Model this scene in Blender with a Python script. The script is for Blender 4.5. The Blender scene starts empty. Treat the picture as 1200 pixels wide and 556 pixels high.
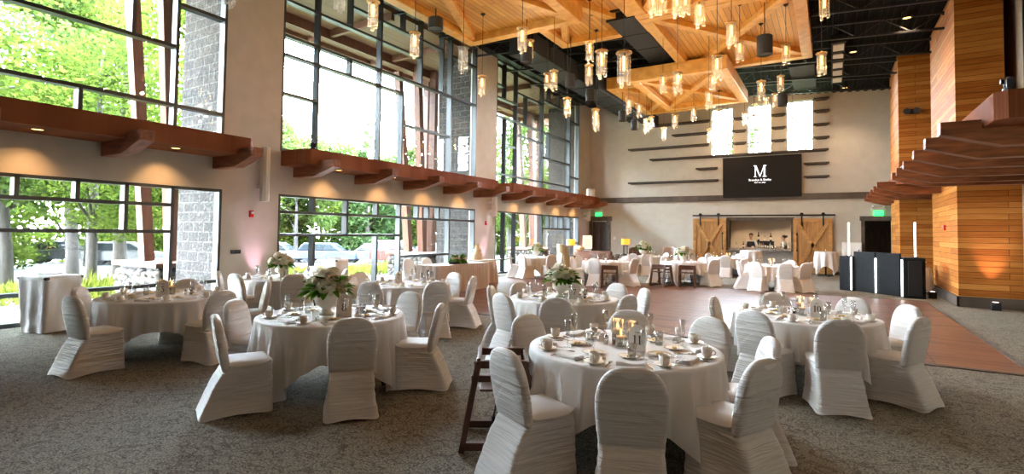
import bpy, bmesh, math, random
from mathutils import Matrix, Vector, noise
random.seed(7)
PI = math.pi
S = bpy.context.scene
COL = S.collection
rad = math.radians

# ---------------------------------------------------------------- camera
EYE = 1.7
def cam_axes(yaw, pitch, roll):
    cy, sy = math.cos(yaw), math.sin(yaw)
    F = Vector((-sy*math.cos(pitch), cy*math.cos(pitch), math.sin(pitch)))
    R = Vector((cy, sy, 0)); U = R.cross(F)
    c, s = math.cos(roll), math.sin(roll)
    return c*R+s*U, -s*R+c*U, F
cd = bpy.data.cameras.new('camera'); cam = bpy.data.objects.new('camera', cd); COL.objects.link(cam)
R_, U_, F_ = cam_axes(rad(31.32), rad(2.087), rad(.798))
cam.matrix_world = Matrix(((R_.x, U_.x, -F_.x, 0), (R_.y, U_.y, -F_.y, 0), (R_.z, U_.z, -F_.z, EYE), (0, 0, 0, 1)))
cd.sensor_width = 36; cd.lens = 613.3/1200*36; cd.shift_y = -27.74/1200; cd.clip_start = .05; cd.clip_end = 500
S.camera = cam

# ---------------------------------------------------------------- world, sun, exposure
SKY = 76.0
EXPO = 0.93
w = bpy.data.worlds.new('sky'); S.world = w; w.use_nodes = True
wn = w.node_tree.nodes; wl = w.node_tree.links
bg = wn['Background']
tc = wn.new('ShaderNodeTexCoord'); sep = wn.new('ShaderNodeSeparateXYZ'); rmp = wn.new('ShaderNodeValToRGB')
wl.new(tc.outputs['Generated'], sep.inputs[0]); wl.new(sep.outputs['Z'], rmp.inputs[0]); wl.new(rmp.outputs[0], bg.inputs[0])
rmp.color_ramp.elements[0].position = 0.0; rmp.color_ramp.elements[0].color = (.86, .93, 1, 1)
rmp.color_ramp.elements[1].position = .7; rmp.color_ramp.elements[1].color = (.62, .78, 1, 1)
bg.inputs[1].default_value = SKY
sd = bpy.data.lights.new('sun', 'SUN'); so = bpy.data.objects.new('sun', sd); COL.objects.link(so)
sd.energy = 14; sd.angle = rad(1.0); sd.color = (1, .95, .86)
so.rotation_euler = Vector((-.55, .6, 2.2)).to_track_quat('Z', 'Y').to_euler()
S.view_settings.view_transform = 'Standard'; S.view_settings.look = 'None'
S.view_settings.gamma = 1; S.view_settings.use_curve_mapping = False; S.view_settings.exposure = EXPO
S.cycles.use_denoising = True
try:
    S.cycles.denoiser = 'OPENIMAGEDENOISE'
    S.cycles.denoising_prefilter = 'ACCURATE'
except Exception: pass
S.cycles.max_bounces = 10; S.cycles.diffuse_bounces = 5; S.cycles.glossy_bounces = 4; S.cycles.transmission_bounces = 6
S.cycles.transparent_max_bounces = 16; S.cycles.caustics_reflective = False; S.cycles.caustics_refractive = False
S.cycles.sample_clamp_indirect = 6

def area(name, loc, rot, sx, sy, power, color=(1, 1, 1), portal=False):
    l = bpy.data.lights.new(name, 'AREA'); l.shape = 'RECTANGLE'; l.size = sx; l.size_y = sy; l.energy = power; l.color = color
    o = bpy.data.objects.new(name, l); COL.objects.link(o); o.location = loc; o.rotation_euler = rot
    if portal: l.cycles.is_portal = True
    return o
WX = -11.6           # inner face of the left wall
BY = 27.5            # inner face of the back wall
RX = 3.95            # inner face of the right wall
NY = -6.0            # rear wall, behind the camera
BAYS = [(.9, 6.6), (8.0, 16.35), (17.75, 26.0)]  # first bay's unseen near end is walled up to cut fill light
for i, (a, b) in enumerate(BAYS):
    area('portal', (WX-.3, (a+b)/2, 6.2), (0, rad(-90), 0), 5.2, b-a, 1, portal=True)
    area('portal', (WX-.3, (a+b)/2, 1.3), (0, rad(-90), 0), 2.6, b-a, 1, portal=True)

def spot(loc, target, power, size=70, blend=.6, color=(1, .72, .42), r=.05, name='lamp_light'):
    l = bpy.data.lights.new(name, 'SPOT'); l.energy = power; l.spot_size = rad(size); l.spot_blend = blend; l.color = color; l.shadow_soft_size = r
    o = bpy.data.objects.new(name, l); COL.objects.link(o); o.location = loc
    d = Vector(target)-Vector(loc); o.rotation_euler = d.to_track_quat('-Z', 'Y').to_euler()
    return o
def point(loc, power, color=(1, .7, .38), r=.05, name='lamp_light'):
    l = bpy.data.lights.new(name, 'POINT'); l.energy = power; l.color = color; l.shadow_soft_size = r
    o = bpy.data.objects.new(name, l); COL.objects.link(o); o.location = loc
    return o

# ---------------------------------------------------------------- materials
def newmat(name):
    m = bpy.data.materials.new(name); m.use_nodes = True
    return m, m.node_tree.nodes, m.node_tree.links, m.node_tree.nodes['Principled BSDF']
def setp(p, **k):
    names = {'rough': 'Roughness', 'metal': 'Metallic', 'spec': 'Specular IOR Level', 'trans': 'Transmission Weight', 'ior': 'IOR', 'sheen': 'Sheen Weight', 'coat': 'Coat Weight', 'sss': 'Subsurface Weight'}
    for a, b in k.items():
        p.inputs[names[a]].default_value = b
def c4(c): return (c[0], c[1], c[2], 1)
def plain(name, col, rough=.5, **k):
    m, n, l, p = newmat(name); p.inputs['Base Color'].default_value = c4(col); setp(p, rough=rough, **k); return m
def noisy(name, c1, c2, scale=5, rough=.6, bump=0, detail=4, stretch=(1, 1, 1), coord='Object', bscale=None, **k):
    m, n, l, p = newmat(name); setp(p, rough=rough, **k)
    t = n.new('ShaderNodeTexCoord'); mp = n.new('ShaderNodeMapping'); mp.inputs['Scale'].default_value = stretch
    nz = n.new('ShaderNodeTexNoise'); nz.inputs['Scale'].default_value = scale; nz.inputs['Detail'].default_value = detail
    r = n.new('ShaderNodeValToRGB'); r.color_ramp.elements[0].color = c4(c1); r.color_ramp.elements[1].color = c4(c2)
    r.color_ramp.elements[0].position = .3; r.color_ramp.elements[1].position = .7
    l.new(t.outputs[coord], mp.inputs[0]); l.new(mp.outputs[0], nz.inputs['Vector']); l.new(nz.outputs['Fac'], r.inputs[0]); l.new(r.outputs[0], p.inputs['Base Color'])
    if bump:
        b = n.new('ShaderNodeBump'); b.inputs['Strength'].default_value = bump; b.inputs['Distance'].default_value = .02
        src = nz
        if bscale:
            src = n.new('ShaderNodeTexNoise'); src.inputs['Scale'].default_value = bscale; l.new(mp.outputs[0], src.inputs['Vector'])
        l.new(src.outputs['Fac'], b.inputs['Height']); l.new(b.outputs[0], p.inputs['Normal'])
    return m
def emit(name, col, strength):
    m, n, l, p = newmat(name); p.inputs['Base Color'].default_value = c4(col)
    p.inputs['Emission Color'].default_value = c4(col); p.inputs['Emission Strength'].default_value = strength
    return m
def planks(name, cols, mode, row, length, mortar=.006, rough=.45, grain=.35, mcol=(.01, .006, .004), bump=.25, spec=.5):
    """boards from a brick pattern on world position. mode: 'wall' rows run along x+y and stack in z; 'y' boards run along y; 'x' along x"""
    m, n, l, p = newmat(name); setp(p, rough=rough, spec=spec)
    g = n.new('ShaderNodeNewGeometry'); s = n.new('ShaderNodeSeparateXYZ'); l.new(g.outputs['Position'], s.inputs[0])
    cb = n.new('ShaderNodeCombineXYZ')
    if mode == 'wall':
        ad = n.new('ShaderNodeMath'); l.new(s.outputs[0], ad.inputs[0]); l.new(s.outputs[1], ad.inputs[1])
        l.new(ad.outputs[0], cb.inputs[0]); l.new(s.outputs[2], cb.inputs[1])
    elif mode == 'y':
        l.new(s.outputs[1], cb.inputs[0]); l.new(s.outputs[0], cb.inputs[1])
    else:
        l.new(s.outputs[0], cb.inputs[0]); l.new(s.outputs[1], cb.inputs[1])
    b = n.new('ShaderNodeTexBrick'); l.new(cb.outputs[0], b.inputs['Vector'])
    b.inputs['Scale'].default_value = 1; b.inputs['Brick Width'].default_value = length; b.inputs['Row Height'].default_value = row
    b.inputs['Mortar Size'].default_value = mortar; b.inputs['Mortar Smooth'].default_value = .3; b.inputs['Bias'].default_value = 0
    b.inputs['Color1'].default_value = (0, 0, 0, 1); b.inputs['Color2'].default_value = (1, 1, 1, 1); b.inputs['Mortar'].default_value = (.5, .5, .5, 1)
    b.offset = .37; b.offset_frequency = 2
    mp = n.new('ShaderNodeMapping'); mp.inputs['Scale'].default_value = (1.1, 26, 1); l.new(cb.outputs[0], mp.inputs[0])
    nz = n.new('ShaderNodeTexNoise'); nz.inputs['Scale'].default_value = 1.6; nz.inputs['Detail'].default_value = 6; nz.inputs['Distortion'].default_value = .6; l.new(mp.outputs[0], nz.inputs['Vector'])
    mx = n.new('ShaderNodeMath'); mx.operation = 'MULTIPLY_ADD'; mx.inputs[1].default_value = grain*1.8; l.new(nz.outputs['Fac'], mx.inputs[0])
    m2 = n.new('ShaderNodeMath'); m2.operation = 'MULTIPLY'; m2.inputs[1].default_value = 1-grain; l.new(b.outputs['Color'], m2.inputs[0]); 
    m3 = n.new('ShaderNodeMath'); m3.operation = 'SUBTRACT'; m3.inputs[1].default_value = grain*.4; l.new(m2.outputs[0], m3.inputs[0]); l.new(m3.outputs[0], mx.inputs[2])
    r = n.new('ShaderNodeValToRGB'); l.new(mx.outputs[0], r.inputs[0])
    e = r.color_ramp.elements
    e[0].color = c4(cols[0]); e[0].position = 0; e[1].color = c4(cols[-1]); e[1].position = 1
    for i in range(1, len(cols)-1):
        x = e.new(i/(len(cols)-1)); x.color = c4(cols[i])
    mix = n.new('ShaderNodeMixRGB'); mix.inputs[2].default_value = c4(mcol); l.new(b.outputs['Fac'], mix.inputs[0]); l.new(r.outputs[0], mix.inputs[1]); l.new(mix.outputs[0], p.inputs['Base Color'])
    bp = n.new('ShaderNodeBump'); bp.inputs['Strength'].default_value = bump; bp.inputs['Distance'].default_value = .01; bp.invert = True; l.new(b.outputs['Fac'], bp.inputs['Height']); l.new(bp.outputs[0], p.inputs['Normal'])
    return m
def beamwood(name, c1, c2, rough=.5, scale=1.5, stretch=(1, 1, 1), **k):
    return noisy(name, c1, c2, scale=scale, rough=rough, detail=6, stretch=stretch, **k)
def masonry(name, c1, c2, mortar, bw, rh, ms, bump=1.0):
    m, n, l, p = newmat(name); setp(p, rough=.9)
    g = n.new('ShaderNodeNewGeometry'); s = n.new('ShaderNodeSeparateXYZ'); l.new(g.outputs['Position'], s.inputs[0])
    cb = n.new('ShaderNodeCombineXYZ'); ad = n.new('ShaderNodeMath'); l.new(s.outputs[0], ad.inputs[0]); l.new(s.outputs[1], ad.inputs[1])
    l.new(ad.outputs[0], cb.inputs[0]); l.new(s.outputs[2], cb.inputs[1])
    b = n.new('ShaderNodeTexBrick'); l.new(cb.outputs[0], b.inputs['Vector']); b.inputs['Scale'].default_value = 1
    b.inputs['Brick Width'].default_value = bw; b.inputs['Row Height'].default_value = rh; b.inputs['Mortar Size'].default_value = ms
    b.inputs['Color1'].default_value = c4(c1); b.inputs['Color2'].default_value = c4(c2); b.inputs['Mortar'].default_value = c4(mortar)
    nz = n.new('ShaderNodeTexNoise'); nz.inputs['Scale'].default_value = 14; nz.inputs['Detail'].default_value = 5; l.new(g.outputs['Position'], nz.inputs['Vector'])
    r = n.new('ShaderNodeValToRGB'); r.color_ramp.elements[0].position = .35; r.color_ramp.elements[0].color = (.45, .42, .4, 1); r.color_ramp.elements[1].position = .65; r.color_ramp.elements[1].color = (1.25, 1.2, 1.2, 1); l.new(nz.outputs['Fac'], r.inputs[0])
    mx = n.new('ShaderNodeMixRGB'); mx.blend_type = 'MULTIPLY'; mx.inputs[0].default_value = 1; l.new(b.outputs['Color'], mx.inputs[1]); l.new(r.outputs[0], mx.inputs[2]); l.new(mx.outputs[0], p.inputs['Base Color'])
    bp = n.new('ShaderNodeBump'); bp.inputs['Strength'].default_value = bump; bp.inputs['Distance'].default_value = .05; l.new(nz.outputs['Fac'], bp.inputs['Height']); l.new(bp.outputs[0], p.inputs['Normal'])
    return m
def pane_mat(name, tint=(1, 1, 1), gloss=.06):
    m, n, l, p = newmat(name); n.remove(p); o = n['Material Output']
    t = n.new('ShaderNodeBsdfTransparent'); t.inputs[0].default_value = c4(tint); g = n.new('ShaderNodeBsdfGlossy'); g.inputs['Roughness'].default_value = .01
    lw = n.new('ShaderNodeLayerWeight'); lw.inputs[0].default_value = .12
    mu = n.new('ShaderNodeMath'); mu.operation = 'MULTIPLY_ADD'; mu.inputs[1].default_value = .5; mu.inputs[2].default_value = gloss; l.new(lw.outputs['Fresnel'], mu.inputs[0])
    x = n.new('ShaderNodeMixShader'); l.new(mu.outputs[0], x.inputs[0]); l.new(t.outputs[0], x.inputs[1]); l.new(g.outputs[0], x.inputs[2]); l.new(x.outputs[0], o.inputs[0])
    return m
def fabric(name, col, trans=.25, bump=0, bstretch=(2, 2, 22), rough=.75, sheen=.2):
    m, n, l, p = newmat(name); o = n['Material Output']; p.inputs['Base Color'].default_value = c4(col); setp(p, rough=rough, sheen=sheen, spec=.3)
    tr = n.new('ShaderNodeBsdfTranslucent'); tr.inputs[0].default_value = c4(col); x = n.new('ShaderNodeMixShader'); x.inputs[0].default_value = trans
    l.new(p.outputs[0], x.inputs[1]); l.new(tr.outputs[0], x.inputs[2]); l.new(x.outputs[0], o.inputs[0])
    if bump:
        t = n.new('ShaderNodeTexCoord'); mp = n.new('ShaderNodeMapping'); mp.inputs['Scale'].default_value = bstretch; nz = n.new('ShaderNodeTexNoise')
        nz.inputs['Scale'].default_value = 1.0; nz.inputs['Detail'].default_value = 2.5; nz.inputs['Distortion'].default_value = .5
        b = n.new('ShaderNodeBump'); b.inputs['Strength'].default_value = bump; b.inputs['Distance'].default_value = .04
        l.new(t.outputs['Object'], mp.inputs[0]); l.new(mp.outputs[0], nz.inputs['Vector']); l.new(nz.outputs['Fac'], b.inputs['Height']); l.new(b.outputs[0], p.inputs['Normal']); l.new(b.outputs[0], tr.inputs['Normal'])
    return m
def leafmat(name, c1, c2, trans=.45):
    m, n, l, p = newmat(name); o = n['Material Output']; n.remove(p)
    g = n.new('ShaderNodeNewGeometry'); nz = n.new('ShaderNodeTexNoise'); nz.inputs['Scale'].default_value = 1.3; l.new(g.outputs['Position'], nz.inputs['Vector'])
    ad = n.new('ShaderNodeMath'); ad.operation = 'MULTIPLY_ADD'; ad.inputs[1].default_value = .5; l.new(g.outputs['Random Per Island'], ad.inputs[0]); l.new(nz.outputs['Fac'], ad.inputs[2])
    r = n.new('ShaderNodeValToRGB'); r.color_ramp.elements[0].position = .4; r.color_ramp.elements[0].color = c4(c1); r.color_ramp.elements[1].position = .95; r.color_ramp.elements[1].color = c4(c2); l.new(ad.outputs[0], r.inputs[0])
    d = n.new('ShaderNodeBsdfDiffuse'); t = n.new('ShaderNodeBsdfTranslucent'); x = n.new('ShaderNodeMixShader'); x.inputs[0].default_value = trans
    l.new(r.outputs[0], d.inputs[0]); l.new(r.outputs[0], t.inputs[0]); l.new(d.outputs[0], x.inputs[1]); l.new(t.outputs[0], x.inputs[2]); l.new(x.outputs[0], o.inputs[0])
    return m
def carpet_mat():
    m, n, l, p = newmat('carpet'); setp(p, rough=.95, spec=.1)
    g = n.new('ShaderNodeNewGeometry')
    a = n.new('ShaderNodeTexNoise'); a.inputs['Scale'].default_value = 62; a.inputs['Detail'].default_value = 5; a.inputs['Roughness'].default_value = .75; l.new(g.outputs['Position'], a.inputs['Vector'])
    v = n.new('ShaderNodeTexNoise'); v.inputs['Scale'].default_value = 4.5; v.inputs['Detail'].default_value = 8; v.inputs['Distortion'].default_value = 2.2; l.new(g.outputs['Position'], v.inputs['Vector'])
    r1 = n.new('ShaderNodeValToRGB'); e = r1.color_ramp.elements; e[0].position = .36; e[0].color = (.032, .026, .018, 1); e[1].position = .64; e[1].color = (.38, .335, .26, 1); l.new(a.outputs['Fac'], r1.inputs[0])
    r2 = n.new('ShaderNodeValToRGB'); e = r2.color_ramp.elements; e[0].position = .455; e[0].color = (1, 1, 1, 1); e[1].position = .545; e[1].color = (1, 1, 1, 1); x = e.new(.5); x.color = (.45, .42, .4, 1); l.new(v.outputs['Fac'], r2.inputs[0])
    mx = n.new('ShaderNodeMixRGB'); mx.blend_type = 'MULTIPLY'; mx.inputs[0].default_value = 1; l.new(r1.outputs[0], mx.inputs[1]); l.new(r2.outputs[0], mx.inputs[2]); l.new(mx.outputs[0], p.inputs['Base Color'])
    b = n.new('ShaderNodeBump'); b.inputs['Strength'].default_value = .6; b.inputs['Distance'].default_value = .01; l.new(a.outputs['Fac'], b.inputs['Height']); l.new(b.outputs[0], p.inputs['Normal'])
    return m
def dance_mat():
    m, n, l, p = newmat('parquet'); setp(p, rough=.36, spec=.25)
    g = n.new('ShaderNodeNewGeometry'); s = n.new('ShaderNodeSeparateXYZ'); l.new(g.outputs['Position'], s.inputs[0])
    def brick(w, h, ms, off):
        b = n.new('ShaderNodeTexBrick'); l.new(g.outputs['Position'], b.inputs['Vector']); b.inputs['Scale'].default_value = 1; b.inputs['Brick Width'].default_value = w; b.inputs['Row Height'].default_value = h
        b.inputs['Mortar Size'].default_value = ms; b.inputs['Color1'].default_value = (0, 0, 0, 1); b.inputs['Color2'].default_value = (1, 1, 1, 1); b.offset = off; return b
    b1 = brick(1.2, 1.2, .007, 0); b2 = brick(.6, .1, .001, .43)
    mp = n.new('ShaderNodeMapping'); mp.inputs['Scale'].default_value = (1.5, 30, 1); l.new(g.outputs['Position'], mp.inputs[0]); nz = n.new('ShaderNodeTexNoise'); nz.inputs['Scale'].default_value = 1.3; nz.inputs['Detail'].default_value = 5; l.new(mp.outputs[0], nz.inputs['Vector'])
    a = n.new('ShaderNodeMath'); a.operation = 'MULTIPLY_ADD'; a.inputs[1].default_value = .55; l.new(b2.outputs['Color'], a.inputs[0]); 
    a2 = n.new('ShaderNodeMath'); a2.operation = 'MULTIPLY'; a2.inputs[1].default_value = .7; l.new(nz.outputs['Fac'], a2.inputs[0]); l.new(a2.outputs[0], a.inputs[2])
    r = n.new('ShaderNodeValToRGB'); e = r.color_ramp.elements; e[0].position = .2; e[0].color = (.065, .026, .014, 1); e[1].position = .85; e[1].color = (.21, .093, .052, 1); l.new(a.outputs[0], r.inputs[0])
    mx = n.new('ShaderNodeMixRGB'); mx.inputs[2].default_value = (.02, .01, .008, 1); l.new(b1.outputs['Fac'], mx.inputs[0]); l.new(r.outputs[0], mx.inputs[1]); l.new(mx.outputs[0], p.inputs['Base Color'])
    return m

M = {}
M['carpet'] = carpet_mat(); M['parquet'] = dance_mat()
M['paint'] = noisy('wall_paint', (.50, .45, .385), (.555, .50, .43), 3, .85, .05, bscale=60)
M['black'] = plain('black_metal', (.009, .009, .010), .55, spec=.3)
M['blackceil'] = plain('black_ceiling_paint', (.006, .0065, .007), .9, spec=.1)
M['mullion'] = plain('bronze_aluminium', (.05, .054, .058), .35, metal=.4)
M['glass'] = pane_mat('window_glass', (.96, .98, .97), .02)
M['mahog'] = planks('mahogany_board', ((.10, .026, .010), (.19, .055, .020), (.27, .085, .032)), 'y', .5, 9, .001, .75, .7, bump=.02, spec=.12)
M['mahogx'] = noisy('mahogany_beam', (.12, .036, .014), (.29, .098, .038), 2.2, .5, spec=.3, stretch=(1, 6, 6), detail=6)
M['honey'] = noisy('honey_pine_beam', (.55, .265, .045), (.76, .42, .11), 1.4, .4, detail=7, stretch=(3, 3, 3))
M['honeydeck'] = planks('honey_pine_boards', ((.42, .175, .025), (.60, .29, .050), (.78, .42, .10)), 'y', .15, 2.4, .006, .45, .45, bump=.4)
M['cedar'] = planks('cedar_cladding', ((.17, .045, .008), (.32, .105, .018), (.43, .17, .034), (.54, .26, .07)), 'wall', .145, 2.6, .005, .65, .5, bump=.5, spec=.1)
M['darktrim'] = planks('dark_rough_timber', ((.035, .025, .018), (.085, .06, .042), (.14, .10, .075)), 'x', .12, 1.3, .004, .7, .6, bump=.4)
M['darktrimw'] = noisy('dark_casing', (.05, .035, .025), (.12, .085, .06), 4, .6, stretch=(1, 1, 1))
M['darkdoor'] = noisy('dark_door_wood', (.018, .010, .006), (.07, .036, .02), 3, .45, stretch=(6, 1, .6))
M['shelf'] = noisy('dark_shelf_wood', (.03, .02, .015), (.06, .042, .03), 5, .55)
M['barn'] = noisy('barn_door_pine', (.30, .135, .036), (.46, .23, .07), 1.6, .5, stretch=(7, 7, .8), detail=6)
M['barnx'] = noisy('barn_door_rail', (.36, .165, .045), (.54, .27, .085), 1.6, .5, stretch=(2, 7, 7), detail=6)
M['block'] = masonry('split_face_block', (.028, .023, .020), (.042, .035, .031), (.085, .080, .074), .44, .23, .012, 1.0)
M['soffit'] = planks('soffit_boards', ((0.1, 0.045, 0.0225), (0.15, 0.07, 0.035), (0.18, 0.09, 0.05)), 'y', .14, 4, .006, .6, .4)
M['timber'] = noisy('exterior_timber', (0.085, 0.03, 0.015), (0.14, 0.055, 0.0275), 2, .6, stretch=(6, 6, .7))
M['linen'] = fabric('white_linen', (.86, .835, .815), .08, .2, (7, 7, 4))
M['spandex'] = fabric('white_spandex', (.82, .785, .765), .06, .5, (2.2, 2.2, 46), .55, .1)
M['spandex_s'] = fabric('white_spandex_smooth', (.84, .81, .79), .10, .10, (4, 4, 6), .5, .1)
M['spandex_h'] = fabric('backlight_painted_spandex', (.95, .93, .91), .15, 0)  # paler base colour stands in for light through the hand hole
M['skirt'] = fabric('blush_table_skirt', (.74, .62, .55), .15, 0)
M['napkin'] = fabric('napkin_linen', (.82, .78, .75), .08, .1, (20, 20, 20))
M['china'] = plain('cream_china', (.86, .80, .72), .3, spec=.4)
M['goldrim'] = plain('butter_gold', (.72, .48, .18), .4)
M['butter'] = plain('butter', (.85, .66, .30), .45)
M['steel'] = plain('polished_steel', (.55, .55, .56), .15, metal=1)
def clear_mat(name, tint, gl, rough=.03):
    m, n, l, p = newmat(name); n.remove(p); o = n['Material Output']
    t = n.new('ShaderNodeBsdfTransparent'); t.inputs[0].default_value = c4(tint); g = n.new('ShaderNodeBsdfGlossy'); g.inputs['Roughness'].default_value = rough
    lw = n.new('ShaderNodeLayerWeight'); lw.inputs[0].default_value = .35
    mu = n.new('ShaderNodeMath'); mu.operation = 'MULTIPLY_ADD'; mu.inputs[1].default_value = .55; mu.inputs[2].default_value = gl; l.new(lw.outputs['Facing'], mu.inputs[0])
    x = n.new('ShaderNodeMixShader'); l.new(mu.outputs[0], x.inputs[0]); l.new(t.outputs[0], x.inputs[1]); l.new(g.outputs[0], x.inputs[2]); l.new(x.outputs[0], o.inputs[0])
    return m
M['crystal'] = clear_mat('clear_table_glass', (.95, .96, .96), .04)
def seeded_mat():
    m, n, l, p = newmat('seeded_glass'); n.remove(p); o = n['Material Output']
    t = n.new('ShaderNodeBsdfTransparent'); t.inputs[0].default_value = (.95, .93, .90, 1); g = n.new('ShaderNodeBsdfGlossy'); g.inputs['Roughness'].default_value = .15
    d = n.new('ShaderNodeBsdfTranslucent'); d.inputs[0].default_value = (.9, .88, .85, 1); f = n.new('ShaderNodeBsdfDiffuse'); f.inputs[0].default_value = (.85, .83, .8, 1)
    a = n.new('ShaderNodeMixShader'); a.inputs[0].default_value = .5; l.new(d.outputs[0], a.inputs[1]); l.new(f.outputs[0], a.inputs[2])
    b = n.new('ShaderNodeMixShader'); b.inputs[0].default_value = .35; l.new(a.outputs[0], b.inputs[1]); l.new(g.outputs[0], b.inputs[2])
    lw = n.new('ShaderNodeLayerWeight'); lw.inputs[0].default_value = .4; tc = n.new('ShaderNodeTexCoord'); nz = n.new('ShaderNodeTexNoise'); nz.inputs['Scale'].default_value = 60; l.new(tc.outputs['Object'], nz.inputs['Vector'])
    ad = n.new('ShaderNodeMath'); ad.operation = 'MULTIPLY_ADD'; ad.inputs[1].default_value = .45; ad.inputs[2].default_value = .0; l.new(lw.outputs['Facing'], ad.inputs[0])
    a2 = n.new('ShaderNodeMath'); a2.operation = 'MULTIPLY_ADD'; a2.inputs[1].default_value = .16; l.new(nz.outputs['Fac'], a2.inputs[0]); l.new(ad.outputs[0], a2.inputs[2])
    x = n.new('ShaderNodeMixShader'); l.new(a2.outputs[0], x.inputs[0]); l.new(t.outputs[0], x.inputs[1]); l.new(b.outputs[0], x.inputs[2]); l.new(x.outputs[0], o.inputs[0])
    return m
M['seeded'] = seeded_mat()
M['bulb'] = emit('warm_filament', (1, .46, .10), 6)
M['bulboff'] = plain('unlit_bulb', (.8, .78, .72), .3)
M['brass'] = plain('aged_brass', (.62, .36, .10), .3, metal=1)
M['cable'] = plain('black_cable', (.01, .01, .01), .6)
M['down'] = emit('amber_downlight', (1, .55, .18), 2.5)
M['hcwood'] = noisy('high_chair_wood', (.050, .017, .009), (.10, .035, .018), 3, .35)
M['greydk'] = plain('dark_grey', (.035, .035, .038), .75, spec=.2)
M['whiteplastic'] = plain('white_plastic', (.72, .69, .65), .45)
M['red'] = plain('red_plastic', (.55, .01, .015), .35)
M['exit'] = emit('exit_green', (.02, .9, .12), 2.2)
M['card'] = plain('card_stock', (.90, .86, .83), .7)
M['ink'] = plain('black_ink', (.015, .015, .015), .6)
M['screenoff'] = plain('screen_panel', (.010, .007, .006), .6, spec=.2)
M['screentext'] = emit('screen_text', (.95, .97, 1), 1.0)
M['tube'] = emit('led_tube', (.93, 1, .98), 3.2)
M['dj'] = noisy('black_facade_fabric', (.005, .0055, .0065), (.010, .011, .013), 8, .8, spec=.2)
M['petal'] = fabric('hydrangea_petals', (.86, .82, .66), .3, 0)
M['petal2'] = fabric('blush_petals', (.84, .68, .50), .3, 0)
M['petal3'] = fabric('cream_rose_petals', (.90, .85, .70), .3, 0)
M['green'] = leafmat('bouquet_leaves', (.03, .10, .012), (.14, .30, .04), .25)
M['flame'] = emit('candle_flame', (1, .50, .12), 4)
M['wax'] = fabric('candle_wax', (.90, .72, .56), .4, 0)
M['water'] = clear_mat('water', (.93, .95, .96), .05)
M['cake'] = plain('cake_icing', (.80, .66, .46), .5)
M['lampshade'] = emit('lamp_shade', (1, .40, .035), .75)
M['leather'] = noisy('brown_leather', (.10, .035, .015), (.17, .065, .03), 6, .45)
M['tan'] = plain('tan_upholstery', (.36, .24, .11), .6)
M['tan2'] = noisy('patterned_cushion', (.40, .17, .06), (.60, .36, .18), 20, .7)
M['stonec'] = masonry('granite_counter', (.30, .26, .22), (.42, .37, .31), (.2, .18, .15), .21, .09, .004, .6)
M['greypanel'] = plain('grey_bar_front', (.30, .27, .25), .7)
M['skin'] = plain('skin', (.52, .30, .21), .5, sss=.05)
M['hair'] = plain('dark_hair', (.03, .016, .01), .55)
M['shirt'] = plain('white_shirt', (.75, .73, .72), .7)
M['vest'] = plain('black_vest', (.012, .012, .014), .6)
M['bottleg'] = plain('green_bottle_glass', (.02, .05, .02), .1)
M['bottlec'] = plain('pale_bottle_glass', (.45, .48, .45), .1)
M['bottleb'] = plain('brown_bottle_glass', (.06, .02, .01), .1)
M['labelp'] = plain('bottle_label', (.75, .70, .55), .6)
M['orange'] = plain('orange_liquid', (.75, .25, .02), .3)
M['blue'] = plain('blue_liquid', (.05, .12, .35), .3)
M['bark'] = noisy('tree_bark', (.018, .014, .012), (.046, .038, .032), 4, .9, .6, stretch=(3, 3, .7), coord='Object')
M['leafA'] = leafmat('bright_leaves', (.013, .028, .004), (.072, .095, .015), .6)
M['leafB'] = leafmat('deep_leaves', (.013, .028, .007), (.058, .082, .020), .55)
M['leafC'] = leafmat('pine_needles', (0.0126, 0.0294, 0.0105), (0.042, 0.0672, 0.021))
M['meadow'] = leafmat('meadow_blades', (0.0378, 0.0546, 0.0063), (0.1428, 0.1512, 0.0252), .4)
M['lawn'] = noisy('lawn', (0.042, 0.0588, 0.0126), (0.0924, 0.105, 0.0252), 2, .9)
M['asphalt'] = noisy('asphalt', (.05, .049, .048), (.075, .073, .07), 12, .9)
M['gravel'] = noisy('pale_gravel', (0.147, 0.1344, 0.1176), (0.21, 0.1932, 0.1722), 20, .9, .4)
M['cobble'] = None
M['carred'] = plain('red_car_paint', (.05, .002, .003), .25, coat=.6)
M['carwhite'] = plain('white_car_paint', (.07, .07, .07), .3, coat=.6)
M['cargrey'] = plain('grey_car_paint', (.02, .021, .024), .3, coat=.6)
M['carblue'] = plain('blue_car_paint', (.008, .014, .028), .3, coat=.6)
M['cardark'] = plain('car_glass', (.015, .018, .02), .08)
M['tyre'] = plain('tyre_rubber', (.015, .015, .015), .8)

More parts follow.
